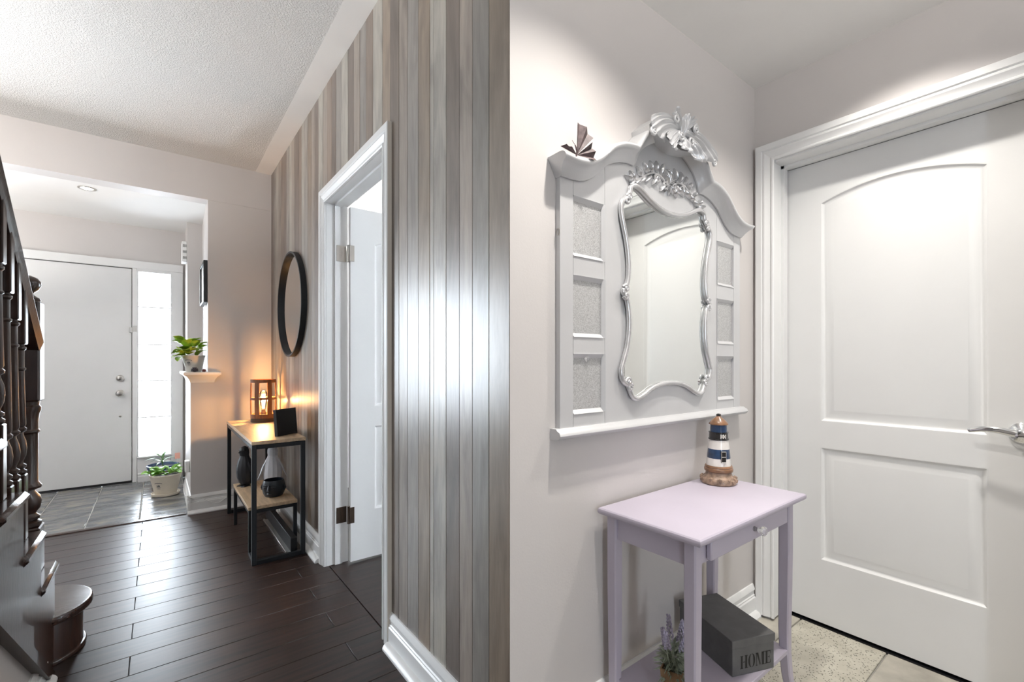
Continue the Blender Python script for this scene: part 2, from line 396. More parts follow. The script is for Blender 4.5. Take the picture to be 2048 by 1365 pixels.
# foyer slate
ff = struct('floor', MB().box(-1.45, 0.36, YN+0.02, YF+0.2, -0.10, -0.006), 'grout', 'slate tiled entry floor in front of the front door', 'floor')
sm = [mesh_of(MB().box(-0.144, 0.144, -0.144, 0.144, -0.012, 0.0, 0.003), 'slate_tile', 'slate', 40)]
for ix in range(6):
    for iy in range(5):
        inst('slate_tile', sm[0], (-1.275+0.0035+0.2945*ix+0.147-0.006, 4.2465+0.2945*iy+0.147, random.uniform(-0.002, 0.0015)), ff, (0, 0, random.choice((0, PI))))
th = struct('trim_1', MB().prism([(YN-0.005, 0.0), (YN-0.002, 0.007), (YN+0.02, 0.011), (YN+0.040, 0.007), (YN+0.045, -0.006), (YN, -0.006)], 'x', -1.45, 0.175), 'tread_wood', 'dark wooden threshold strip between hardwood and slate', 'threshold')
lf = struct('floor', MB().box(-4.3, -1.45, YN+0.02, YF+0.1, -0.10, 0.0), 'floor_plank', 'dark hardwood floor of the front room beside the entry', 'floor')
# mudroom tiles
mf = struct('floor', MB().box(XA+0.02, 2.45, -1.6, YB+0.02, -0.10, -0.006), 'grout', 'stone tiled mudroom floor under the lilac table', 'floor')
tm = [mesh_of(MB().box(-0.3005, 0.3005, -0.149, 0.149, -0.012, 0.0, 0.002), 'stone_tile', k, 40) for k in ('tile_pitted', 'tile_stone')]
row = 0
for iy in range(-7, 2):
    yc = 0.515+0.303*iy+0.1515
    if yc > YB+0.2: continue
    off = {0: 1.98, -1: 2.13, 1: 2.05}.get(iy, 2.0+0.15*(iy % 2))
    for ix in range(-2, 2):
        xc = off+0.606*ix
        if xc < 0.95 or xc > 2.75: continue
        kind = 0 if iy == 0 else 1
        inst('stone_tile', tm[kind], (xc, yc, 0), mf)

# ------------------------------------------------------------------ walls
# plank wall (with the doorway Y 1.82..2.65)
DY0, DY1, DH = 1.82, 2.65, 2.03
w = MB(); w.box(XA+0.008, XA+TW, YB+TW, DY0-0.02, 0, HC); w.box(XA+0.008, XA+TW, DY1+0.02, YN-0.0, 0, HC); w.box(XA+0.008, XA+TW, DY0-0.02, DY1+0.02, DH+0.02, HC)
wall_e = struct('wall_east', w, 'wall_paint', 'hallway wall clad in weathered grey-brown vertical wood boards', 'wall')
PB = [0.970, 1.066, 1.152, 1.227, 1.310, 1.394, 1.422, 1.510, 1.600, 1.676, 1.762, 1.842, 1.949, 2.033, 2.112, 2.194, 2.279, 2.381, 2.470, 2.545, 2.627, 2.71, 2.80, 2.886, 2.962, 3.046, 3.133, 3.20, 3.269, 3.39, 3.471, 3.552, 3.64, 3.72, 3.807, 3.918, 4.034, 4.11, 4.200]
TINT = {'d': (0.165, 0.130, 0.108), 'w': (0.255, 0.198, 0.148), 't': (0.305, 0.258, 0.218), 'g': (0.275, 0.250, 0.224), 'l': (0.385, 0.358, 0.312), 'r': (0.225, 0.172, 0.135)}
SEQ = 'wgtdllwgtd' + 'wlrgtdlgdrtldtwglrdtlgdrtlgdtrw'
for i in range(len(PB)-1):
    ya, yb = PB[i]+0.0006, PB[i+1]-0.0006
    z0 = 0.0
    if yb > DY0+0.005 and ya < DY1-0.005: z0 = DH+0.005
    c = TINT[SEQ[i % len(SEQ)]]; f_ = random.uniform(0.9, 1.1); c = tuple(x*f_ for x in c)
    dx = random.uniform(0.0, 0.0015)
    segs = [(max(ya, 0), yb, z0)]
    if z0 > 0 and ya < DY0: segs = [(ya, yb, z0), (ya, DY0-0.02, 0)] if DY0-0.02-ya > 0.01 else segs
    if z0 > 0 and yb > DY1: segs = [(ya, yb, z0), (DY1+0.02, yb, 0)] if yb-DY1-0.02 > 0.01 else segs
    for (p, q, zz) in segs:
        zt = HC if zz > 0 or len(segs) == 1 else DH+0.004
        o = part('wall_board', MB().box(XA-dx, XA+0.008, p, q, zz, zt, 0.0012), 'wall_plank', wall_e, 40, at=(XA, (p+q)/2, 1.2))
        o.color = (*c, 1)
# thin corner edge of the boards and the painted corner post
struct('wall_mudroom', MB().box(XA+0.0085, XR+0.2, YB, YB+TW, 0, HC).box(XA+0.0005, XA+0.0085, YB, YB+0.0008, 0, HC), 'wall_paint', 'plain light greige wall behind the ornate silver mirror', 'wall')
# mudroom door wall with opening
RY0, RY1 = 0.098, 0.892
w = MB(); w.box(XR, XR+0.16, RY1+.013, YB, 0, MC+.1); w.box(XR, XR+0.16, -1.6, RY0-.013, 0, MC+.1); w.box(XR, XR+0.16, RY0-.013, RY1+.013, 2.041, MC+.1)
struct('wall_right', w, 'wall_paint', 'light greige mudroom wall around the white panel door', 'wall')
struct('wall_south', MB().box(XA, XR+0.2, -1.7, -1.6, 0, MC+.1), 'wall_paint', 'plain greige wall closing the mudroom behind the viewer', 'wall')
# hall end wall (full height) with its side running back to the jog, and the jog
w = MB(); w.prism([(0.309, YN), (XA+0.02, YN), (XA+0.02, 5.45), (0.337, 5.45), (0.337, 5.2)], 'z', 0, HC)
struct('wall_north', w, 'wall_paint', 'greige wall at the end of the hallway beside the boards', 'wall')
struct('wall_entry', MB().box(0.222, 0.40, 5.2, YF+0.05, 0, FC+.05), 'wall_paint', 'narrow greige wall return beside the entry sidelight', 'wall')
# front wall: openings for door + sidelight, and the front room window
w = MB(); w.box(-4.3, -3.2, YF, YF+0.18, 0, FC+.1); w.box(-1.30, -1.14, YF, YF+0.18, 0, FC+.1); w.box(-3.2, -1.30, YF, YF+0.18, 0, 0.5); w.box(-3.2, -1.30, YF, YF+0.18, 2.2, FC+.1)
w.box(-1.14, 0.205, YF, YF+0.18, 2.10, FC+.1); w.box(0.205, 0.9, YF, YF+0.18, 0, FC+.1)
struct('wall_front', w, 'wall_paint', 'greige wall above the front door', 'wall')
struct('wall_west', MB().box(-4.4, -4.3, 2.2, YF+0.18, 0, HC), 'wall_paint', 'plain far wall of the front room', 'wall')
struct('wall_stairwell', MB().box(-1.35, -1.25, YS, 2.3, 0, HC), 'wall_paint', 'plain wall on the far side of the staircase', 'wall')
struct('wall_room', MB().box(-4.3, -1.25, 2.2, 2.3, 0, HC), 'wall_paint', 'plain rear wall of the front room', 'wall')
# rear wall, its opening added to let in fill daylight
w = MB(); w.box(-1.35, -1.1, YS-0.12, YS, 0, HC); w.box(-0.6, XA+0.9, YS-0.12, YS, 0, HC); w.box(-1.1, -0.6, YS-0.12, YS, 2.3, HC); w.box(-1.1, -0.6, YS-0.12, YS, 0, 0.2)
struct('wall_rear', w, 'wall_paint', 'wall with an added fill window behind the viewer', 'wall')
struct('wall_side', MB().box(XA, XA+0.9, YS, -1.7, 0, HC), 'wall_paint', 'plain hallway wall behind the viewer', 'wall')
# drywall under the stairs
ST_X = -0.31
RISE, RUN = 0.19, 0.256
def nose(k): return 2.465-(k-2)*RUN       # north nosing edge of tread k
w = MB(); 
w.prism([(2.36, 0), (-1.2, 0.02+(2.35+1.2)*0.745), (-1.2, 0)], 'x', ST_X-0.09, ST_X-0.012)
struct('wall_left', w, 'wall_paint', 'white painted drywall under the dark staircase', 'wall')
# ceilings
struct('ceiling', MB().box(-4.3, 0.63, YS, YN, HC, HC+0.1), 'ceiling_stipple', 'white stippled hallway ceiling', 'ceiling')
struct('ceiling', MB().box(0.63, XA+0.9, YB, YN, HC-0.0005, HC+0.1).box(0.63, XA+0.9, YS, YB, HC-0.0005, HC+0.1), 'ceiling_smooth', 'smooth white ceiling border along the board wall', 'ceiling')
struct('ceiling', MB().box(-4.3, 0.9, YN+0.1, YF+0.1, FC, FC+0.1), 'ceiling_smooth', 'smooth white entry ceiling with a recessed light', 'ceiling')
struct('ceiling', MB().box(XA, XR+0.2, -1.7, YB, MC, MC+0.1), 'ceiling_smooth', 'smooth low mudroom ceiling above the mirror', 'ceiling')
struct('wall_header', MB().box(XA, XA+0.06, -1.7, YB-0.0005, MC, HC), 'wall_paint', 'greige header where the mudroom ceiling drops', 'wall')
struct('trim_2', MB().box(-4.3, XA+0.007, YN-0.004, YN+0.13, 2.387, HC), 'wall_paint', 'greige dropped beam between hallway and entry', 'beam')
# room behind the open door
w = MB(); w.box(2.75, 2.85, YB, 4.3, 0, 2.7); w.box(XA+TW, 2.85, 4.2, 4.3, 0, 2.7)
struct('wall_bathroom', w, 'white_paint', 'bright white walls of the room beyond the open door', 'wall')
struct('ceiling', MB().box(XA+TW, 2.85, YB+TW, 4.3, 2.62, 2.7), 'ceiling_smooth', 'bright white ceiling beyond the open door', 'ceiling')
struct('floor', MB().box(XA+0.02, 2.85, YB+TW, 4.3, -0.1, -0.002), 'floor_plank', 'dark floor of the room beyond the open door', 'floor')
light('bathroom_lamp', 'POINT', (1.75, 3.35, 2.35), 40, (1.0, 0.98, 0.95), 0.12)

# ------------------------------------------------------------------ mouldings
CAS = [(0.0, 0.0), (0.0, 0.010), (0.004, 0.013), (0.010, 0.013), (0.013, 0.009), (0.030, 0.014), (0.036, 0.018), (0.042, 0.018), (0.045, 0.015), (0.050, 0.020), (0.072, 0.021), (0.075, 0.019), (0.075, 0.0)]
def casing(x, sgn, ya, yb, zt, z0=0.0, wide=1.0):
    mb = MB(); rows_ = []
    for d, tt in CAS:
        d *= wide; X_ = x+sgn*tt
        rows_.append([(X_, ya-d, z0), (X_, ya-d, zt+d), (X_, yb+d, zt+d), (X_, yb+d, z0)])
    return mb.grid(rows_)
BASE = [(0.0, 0.0), (0.016, 0.0), (0.016, 0.082), (0.012, 0.087), (0.0125, 0.092), (0.009, 0.096), (0.0095, 0.112), (0.013, 0.116), (0.011, 0.126), (0.005, 0.139), (0.0, 0.140)]
SHOE = [(0.016, 0.0), (0.040, 0.0), (0.040, 0.008), (0.034, 0.018), (0.024, 0.024), (0.016, 0.026)]
def base_x(x, sgn, ya, yb, shoe=True, scale=1.0):     # board on an X = const wall
    mb = MB(); mb.prism([(x+sgn*tt, z*scale) for tt, z in BASE], 'y', ya, yb)
    if shoe: mb.prism([(x+sgn*tt, z) for tt, z in SHOE], 'y', ya, yb)
    return mb
def base_y(y, sgn, xa, xb, shoe=True, scale=1.0):
    mb = MB(); mb.prism([(y+sgn*tt, z*scale) for tt, z in BASE], 'x', xa, xb)
    if shoe: mb.prism([(y+sgn*tt, z) for tt, z in SHOE], 'x', xa, xb)
    return mb
def bb(name, mb, label): return struct(name, mb, 'white_paint', label, 'baseboard', 30)
bb('baseboard_east', base_x(XA-.001, -1, YB, DY0-0.075), 'white moulded baseboard below the boards near the corner')
bb('baseboard_east', base_x(XA-.001, -1, DY1+0.075, YN), 'white moulded baseboard behind the console table')
bb('baseboard_north', base_y(YN, -1, 0.18, XA-0.02), 'white baseboard on the hallway end wall')
bb('baseboard_mudroom', base_y(YB, -1, XA, XR-0.022), 'white baseboard behind the lilac table')
bb('baseboard_left', base_x(ST_X-0.012, 1, -1.2, 2.30, shoe=True, scale=0.9), 'white baseboard on the wall under the stairs')
bb('baseboard_front', base_y(YF-.03, -1, -0.145, 0.20, shoe=False, scale=0.6), 'low cream baseboard under the entry sidelight')

# ------------------------------------------------------------------ panel door maker (front face looks to -n)
def panel_door(parent, A, B, z0, z1, face, n_axis, sgn, thick=0.035, backside=False):
    """leaf spans A..B on the in-plane axis; n_axis 'x' or 'y' is the normal; sgn = direction the face looks"""
    def P3(u, z, d):     # d = distance in front of the face
        q = face+sgn*d
        return (q, u, z) if n_axis == 'x' else (u, q, z)
    wd = abs(B-A); s = 1 if B > A else -1
    def U(f): return A+s*f
    st = 0.137
    zl0, zl1 = z0+0.27, z0+0.76      # lower panel
    zu0, zus, rise = z0+0.87, z0+1.815, 0.052
    def outline(lo, hi, arch, inset):
        a, b_ = st+inset, wd-st-inset
        pts = [(U(a), lo+inset), (U(b_), lo+inset)]
        if not arch: return pts+[(U(b_), hi-inset), (U(a), hi-inset)]
        n = 20
        for i in range(n+1):
            f = b_+(a-b_)*i/n; q = (f-wd/2)/(wd/2-st)
            pts.append((U(f), hi-inset+rise*(1-q*q)))
        return pts
    leaf = MB()
    # frame with two openings built as strips, each with thickness
    def slab(poly):
        n = len(poly); vs = [P3(u, z, 0) for u, z in poly]+[P3(u, z, -thick) for u, z in poly]
        leaf.add(vs, [tuple(range(n)), tuple(range(2*n-1, n-1, -1))]+[(i, i+n, (i+1) % n+n, (i+1) % n) for i in range(n)])
    slab([(U(0), z0), (U(st), z0), (U(st), z1), (U(0), z1)])
    slab([(U(wd-st), z0), (U(wd), z0), (U(wd), z1), (U(wd-st), z1)])
    slab([(U(st), z0), (U(wd-st), z0), (U(wd-st), zl0), (U(st), zl0)])
    slab([(U(st), zl1), (U(wd-st), zl1), (U(wd-st), zu0), (U(st), zu0)])
    top = outline(zu0, zus, True, 0)[2:]
    slab([(U(st), z1)]+[(U(wd-st), z1)]+top)
    lo = part('door_leaf', leaf, 'door_paint', parent, 20)
    for lo_z, hi_z, ar in ((zl0, zl1, False), (zu0, zus, True)):
        mb = MB(); rws = []
        for ins, d in ((0, 0.0), (0.004, -0.0005), (0.010, -0.007), (0.016, -0.0095), (0.022, -0.010), (0.048, -0.0025), (0.052, -0.002)):
            rws.append([P3(u, z, d) for u, z in outline(lo_z, hi_z, ar, ins)])
        mb.grid(rws, closeu=True); m_ = len(rws[0]); k = len(mb.v)-m_
        mb.f.append(tuple(range(k, k+m_)))
        part('door_panel', mb, 'door_paint', lo, 25)
    return lo

# ------------------------------------------------------------------ door 1: open door in the board wall
d1 = thing('door_1', (XA, (DY0+DY1)/2, 0), 'white panel door standing open in the board wall', 'door', kind='structure')
part('door_casing', casing(XA-0.001, -1, DY0, DY1, DH), 'white_paint', d1, 20)
# beige strip along the casing's near side, jambs, stop
part('door_jamb', MB().box(XA, XA+TW, DY1-0.0, DY1+0.02, 0, DH), 'white_paint', d1)
part('door_jamb', MB().box(XA, XA+TW, DY0-0.02, DY0, 0, DH), 'white_paint', d1)
part('door_jamb', MB().box(XA, XA+TW, DY0, DY1, DH, DH+0.02), 'white_paint', d1)
part('door_stop', MB().box(XA+0.045, XA+0.085, DY1-0.011, DY1, 0, DH).box(XA+0.045, XA+0.085, DY0, DY0+0.011, 0, DH).box(XA+0.045, XA+0.085, DY0, DY1, DH-0.011, DH), 'white_paint', d1)
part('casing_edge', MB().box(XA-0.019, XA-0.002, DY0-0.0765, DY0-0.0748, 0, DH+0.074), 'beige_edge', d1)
leaf1 = panel_door(d1, XA+0.118, XA+0.118+0.79, 0.012, 2.018, 2.598, 'y', -1)
for zc, mt_ in ((1.755, 'nickel'), (0.275, 'bronze')):
    mb = MB().box(0.797, 0.853, DY1-0.0135, DY1-0.0115, zc-0.045, zc+0.045, 0.0008)
    h = part('hinge', mb, mt_, d1)
    part('hinge_knuckle', MB().lathe([(0.006, -0.05), (0.0075, -0.047), (0.0065, -0.045), (0.0065, 0.045), (0.0075, 0.047), (0.006, 0.05)], (0.856, 2.612, zc), 10), mt_, h)
    part('hinge_leaf', MB().box(0.857, 0.884, 2.5945, 2.597, zc-0.045, zc+0.045, 0.0008), mt_, h)

# ------------------------------------------------------------------ door 2: mudroom door
d2 = thing('door_2', (XR, 0.495, 0), 'closed white arched panel door with a chrome lever', 'door', kind='structure')
part('door_casing', casing(XR-0.001, -1, RY0, RY1-0.010, 2.03, z0=0.012), 'white_paint', d2, 20)
FX = 2.268
part('door_jamb', MB().box(XR, XR+0.16, RY1-0.006, RY1+0.012, 0.01, 2.035), 'white_paint', d2)
part('door_jamb', MB().box(XR, XR+0.16, RY0-0.012, RY0, 0, 2.035), 'white_paint', d2)
part('door_jamb', MB().box(XR, XR+0.16, RY0, RY1, 2.022, 2.04), 'white_paint', d2)
part('door_stop', MB().box(FX-0.045, FX-0.006, RY1-0.018, RY1-0.006, 0.01, 2.03).box(FX-0.045, FX-0.006, RY0, RY1, 2.010, 2.024), 'white_paint', d2)
leaf2 = panel_door(d2, RY1-0.008, RY0+0.004, 0.014, 2.010, FX, 'x', -1)
part('door_light_block', MB().box(FX+0.036, FX+0.041, RY0-0.01, RY1+0.01, -0.006, 2.042), 'black_plastic', d2)  # unseen black backing, stops outside light leaking round the leaf
part('door_sill', MB().box(FX-0.01, XR+0.17, RY0, RY1, -0.008, 0.001), 'black_plastic', d2)
hc = (FX, 0.160, 0.905)
lev = MB()
lev.lathe([(0.034, 0.0), (0.034, 0.006), (0.030, 0.010), (0.016, 0.013), (0.012, 0.016), (0.012, 0.050), (0.016, 0.054), (0.016, 0.062), (0.010, 0.066)], (0,0,0), 28)
lev.xf(Matrix.Translation(hc) @ Matrix.Rotation(-PI/2, 4, 'Y'))
hp = part('lever_handle', lev, 'chrome', leaf2, 40)
pts = spline([(FX-0.056, 0.160, 0.905), (FX-0.060, 0.185, 0.909), (FX-0.061, 0.215, 0.914), (FX-0.058, 0.245, 0.914), (FX-0.053, 0.272, 0.908), (FX-0.050, 0.283, 0.905)], 5)
part('lever_arm', MB().tube(pts, [0.013-0.006*i/len(pts) for i in range(len(pts))], 12, flat=0.55), 'chrome', hp, 50)

# ------------------------------------------------------------------ door 3: front door with its sidelight
d3 = thing('door_3', (-0.45, YF, 0), 'plain white front door with satin knob and deadbolt', 'door', kind='structure')
dl = part('door_leaf', MB().box(-1.10, -0.190, YF-0.012, YF+0.03, 0.018, 2.026, 0.002), 'door_paint', d3)
part('door_frame', MB().box(-1.20, 0.205, YF-0.030, YF+0.10, 2.032, 2.105, 0.002).box(-1.20, -1.105, YF-0.03, YF+0.10, 0, 2.032, 0.002), 'white_paint', d3)
part('entry_light_block', MB().box(-1.13, -0.165, YF+0.032, YF+0.045, 0.0, 2.06), 'black_plastic', d3)  # unseen black box added behind the leaf to block daylight in the gaps
part('door_mullion', MB().box(-0.185, -0.150, YF-0.030, YF+0.10, 0.0, 2.032, 0.003), 'white_paint', d3)
part('door_sweep', MB().box(-1.10, -0.190, YF-0.02, YF+0.03, 0.0, 0.016), 'black_plastic', d3)
def knob(parent, name, x, z, r, prof, mt):
    mb = MB().lathe([(r*a, b_) for a, b_ in prof], (0,0,0), 20); mb.xf(Matrix.Translation((x, YF-0.012, z)) @ Matrix.Rotation(PI/2, 4, 'X'))
    return part(name, mb, mt, parent)
knob(dl, 'deadbolt', -0.272, 0.99, 0.030, [(1.0, 0), (1.0, 0.012), (0.75, 0.020), (0.6, 0.024), (0.3, 0.026)], 'nickel')
knob(dl, 'door_knob', -0.272, 0.85, 0.032, [(1.0, 0), (1.0, 0.008), (0.45, 0.014), (0.42, 0.030), (0.85, 0.042), (0.95, 0.055), (0.75, 0.066), (0.3, 0.070)], 'nickel')
knob(dl, 'key_slot', -0.272, 0.635, 0.010, [(1, 0), (1, 0.004), (0.6, 0.006)], 'nickel')
part('door_latch', MB().box(-0.205, -0.180, YF-0.036, YF-0.012, 1.42, 1.47, 0.002).box(-0.180, -0.150, YF-0.034, YF-0.030, 1.43, 1.485, 0.001), 'nickel', d3)
wn = thing('window_1', (-0.02, YF, 0.24), 'tall narrow white sidelight window beside the front door', 'window', kind='structure')
part('window_frame', MB().box(-0.150, -0.140, YF-0.02, YF+0.08, 0.24, 2.02).box(0.107, 0.205, YF-0.030, YF+0.10, 0.0, 2.032, 0.003).box(-0.15, 0.107, YF-0.025, YF+0.08, 2.005, 2.032).box(-0.15, 0.107, YF-0.02, YF+0.08, 0.22, 0.245), 'white_paint', wn)
part('window_sill', MB().box(-0.150, 0.115, YF-0.045, YF, 0.222, 0.240, 0.004), 'white_paint', wn)
part('lower_panel', MB().box(-0.150, 0.107, YF-0.024, YF+0.08, 0.0, 0.222, 0.002), 'white_paint', wn)
for z in (1.673, 1.309, 0.961, 0.607):
    part('glazing_bar', MB().box(-0.14, 0.107, YF+0.012, YF+0.022, z-0.006, z+0.006), 'white_paint', wn)
zs = [0.245, 0.607, 0.961, 1.309, 1.673, 2.005]
for a_, b_ in zip(zs, zs[1:]):
    part('window_pane', MB().box(-0.14, 0.107, YF+0.024, YF+0.028, a_+0.001, b_-0.001), 'window_glass', wn)
# front room window (lights the boards from the far left)
w2 = thing('window_2', (-2.25, YF, 0.5), 'wide white framed window of the front room', 'window', kind='structure')
fr_ = MB()
for x in (-3.2, -2.28, -1.36): fr_.box(x, x+0.06, YF+0.02, YF+0.1, 0.5, 2.2)
fr_.box(-3.2, -1.3, YF+0.02, YF+0.1, 0.5, 0.56).box(-3.2, -1.3, YF+0.02, YF+0.1, 2.14, 2.2)
part('window_frame', fr_, 'white_paint', w2)
for a_, b_ in ((-3.14, -2.28), (-2.22, -1.36)): part('window_pane', MB().box(a_, b_, YF+0.05, YF+0.055, 0.56, 2.14), 'window_glass', w2)
w3 = thing('fill_window', (-0.85, YS, 0.2), 'tall narrow fill window added behind the viewer', 'window', kind='structure')  # unseen window added for fill daylight from behind
fr_ = MB()
for x in (-1.1, -0.66): fr_.box(x, x+0.06, YS-0.09, YS-0.02, 0.2, 2.3)
fr_.box(-1.1, -0.6, YS-0.09, YS-0.02, 0.2, 0.26).box(-1.1, -0.6, YS-0.09, YS-0.02, 2.24, 2.3)
part('window_frame', fr_, 'white_paint', w3)  # frame of the added fill window
for a_, b_ in ((-1.04, -0.66),): part('window_pane', MB().box(a_, b_, YS-0.06, YS-0.055, 0.26, 2.24), 'window_glass', w3)  # pane of the added fill window

# ------------------------------------------------------------------ half wall with moulded ledge
pw = thing('wall_half', (0.255, 4.45, 0), 'white sided half wall with a moulded ledge at the entry', 'half wall', kind='structure')
part('wall_body', MB().box(0.200, 0.312, YN-0.001, 4.85, 0, 1.0), 'wall_paint', pw)
LP = [(0.0, 0.985), (0.004, 0.985), (0.006, 0.995), (0.012, 1.010), (0.022, 1.025), (0.026, 1.032), (0.040, 1.040), (0.046, 1.046), (0.046, 1.062), (0.040, 1.066)]
rws = []
for d, z in LP: rws.append([(0.200-d, 4.86, z), (0.200-d, YN-d, z), (0.345+d, YN-d, z), (0.345+d, YN+0.003, z)])
mb = MB().grid(rws); k = len(mb.v)-4; mb.f.append((k, k+1, k+2, k+3))
part('wall_ledge', mb, 'white_paint', pw, 25)
part('side_skirting', base_x(0.200, -1, YN-0.02, 4.86, shoe=False), 'white_paint', pw)

# ------------------------------------------------------------------ recessed lights
def pot_light(x, y, z, label, power, col=(1.0, 0.955, 0.89), spot=True, r=0.047):
    tt = thing('recessed_light', (x, y, z), label, 'ceiling light', 'recessed ceiling lights')
    part('light_ring', MB().lathe([(r*0.78, 0.012), (r*0.78, -0.001), (r*0.85, -0.004), (r*1.12, -0.004), (r*1.16, 0.0)], (x, y, z), 28, cap=False), 'nickel', tt)
    part('light_lens', MB().lathe([(r*0.76, -0.0005), (r*0.5, -0.006), (r*0.05, -0.010)], (x, y, z), 24), 'pot_lens', tt)
    l = light('pot_lamp', 'SPOT', (x, y, z-0.013), power, col, 0.03, spot=R(125), blend=1.0)
    l.parent = tt; l.location = (0, 0, -0.013)
    return tt
pot_light(-0.413, 4.647, FC, 'recessed round ceiling light glowing in the entry ceiling', 30)
pot_light(0.95, 0.55, MC, 'recessed mudroom ceiling light above the left side of the ornate mirror', 90)
pot_light(1.82, 0.42, MC, 'recessed mudroom ceiling light near the chrome lever door', 84)

# ------------------------------------------------------------------ staircase (climbs towards the viewer)
stc = thing('staircase', (-0.75, 2.0, 0), 'dark stained staircase with turned balusters and a rounded bottom step', 'staircase')
NT = 9; XE = -0.297; XW = -1.245
def slabpoly(poly, z0, z1, bev=0.008):
    bm = bmesh.new(); vs = [bm.verts.new((x, y, z0)) for x, y in poly]; f = bm.faces.new(vs)
    r = bmesh.ops.extrude_face_region(bm, geom=[f]); ev = [e for e in r['geom'] if isinstance(e, bmesh.types.BMVert)]
    bmesh.ops.translate(bm, verts=ev, vec=(0, 0, z1-z0))
    bmesh.ops.recalc_face_normals(bm, faces=bm.faces)
    es = [e for e in bm.edges if abs((e.verts[0].co-e.verts[1].co).z) < 1e-6]
    bmesh.ops.bevel(bm, geom=es, offset=bev, segments=3, profile=0.5, affect='EDGES')
    return MB().bm(bm)
def bull(dx, dy, inset):
    cx, cy_ = -0.385, 2.548; rx, ry = 0.178-inset, 0.190-inset
    pts = [(XW, cy_+ry), (cx, cy_+ry)]
    for i in range(1, 20):
        a = PI/2-PI*i/20; pts.append((cx+rx*math.cos(a), cy_+ry*math.sin(a)))
    return pts+[(cx, cy_-ry), (XW, cy_-ry)]
part('tread', slabpoly(bull(0, 0, 0), RISE-0.032, RISE, 0.010), 'tread_wood', stc, 20)
part('riser', slabpoly(bull(0, 0, 0.030), 0.0, RISE-0.033, 0.001), 'stair_wood', stc, 40)
part('riser_bead', slabpoly(bull(0, 0, 0.020), 0.0, 0.018, 0.005), 'stair_wood', stc, 40)
for k in range(2, NT+1):
    part('tread', MB().box(XW, XE, nose(k)-RUN-0.030, nose(k), k*RISE-0.030, k*RISE, 0.010), 'tread_wood', stc, 40)
    part('riser', MB().box(XW, ST_X-0.012, nose(k)-0.045, nose(k)-0.027, (k-1)*RISE, k*RISE-0.031), 'stair_wood', stc)
# cut stringer on the open side
sp = [(2.345, 0.0)]
ylo = 2.43
for k in range(2, NT+1):
    yk = nose(k)-0.027
    if k == 2: sp.append((yk, 0.0))
    sp += [(yk, k*RISE-0.031), (nose(k+1)-0.027, k*RISE-0.031)]
ye = nose(NT+1)-0.027
sp.append((ye, (2.345-ye)*0.745-0.0))
part('stringer', MB().prism(sp, 'x', ST_X-0.011, ST_X+0.003), 'stair_wood', stc)
mb = MB().prism([(2.36, -0.0), (2.36, 0.0), (ye, (2.36-ye)*0.745), (ye, (2.36-ye)*0.745-0.045), (2.30, 0.0)], 'x', ST_X-0.012, ST_X+0.014)
part('stringer_moulding', mb, 'stair_wood', stc)
# railing
RX = -0.352
rl = stc
def railz(y): return 1.314+0.80*(2.254-y)
prof = [(-0.027, -0.012), (-0.029, -0.025), (-0.022, -0.040), (-0.018, -0.056), (0.018, -0.056), (0.022, -0.040), (0.029, -0.025), (0.027, -0.012), (0.018, -0.002), (0.0, 0.0), (-0.018, -0.002)]
mb = MB(); rws = []
for y in (2.345, 0.3): rws.append([(RX+a, y, railz(y)+b_*1.2) for a, b_ in prof])
mb.grid(rws, closeu=True); n_ = len(prof); mb.f += [tuple(range(n_)), tuple(range(2*n_-1, n_-1, -1))]
part('handrail', mb, 'stair_wood', rl, 40)
NX, NY = -0.377, 2.378
nw = MB(); hb = 0.045
nw.box(NX-hb, NX+hb, NY-hb, NY+hb, 2*RISE, 0.545, 0.004)
nw.lathe([(0.040, 0.545), (0.044, 0.550), (0.044, 0.562), (0.034, 0.568), (0.040, 0.574), (0.040, 0.582), (0.031, 0.590), (0.030, 0.594), (0.041, 0.612), (0.0445, 0.635), (0.040, 0.655), (0.028, 0.672), (0.027, 0.678),
          (0.043, 0.684), (0.045, 0.692), (0.040, 0.700), (0.036, 0.706), (0.035, 0.88), (0.036, 0.884), (0.040, 0.888), (0.040, 0.894), (0.036, 0.898), (0.036, 0.93), (0.039, 0.955), (0.043, 0.966), (0.043, 0.978), (0.038, 0.985), (0.040, 0.999)], (NX, NY, 0), 28)
nw.box(NX-hb, NX+hb, NY-hb, NY+hb, 0.998, 1.361, 0.006)
nw.lathe([(0.040, 1.360), (0.042, 1.366), (0.040, 1.372), (0.026, 1.382), (0.022, 1.388), (0.026, 1.394), (0.036, 1.403), (0.043, 1.418), (0.042, 1.432), (0.033, 1.446), (0.018, 1.453), (0.002, 1.455)], (NX, NY, 0), 28)
part('newel_post', nw, 'stair_wood', rl, 35)
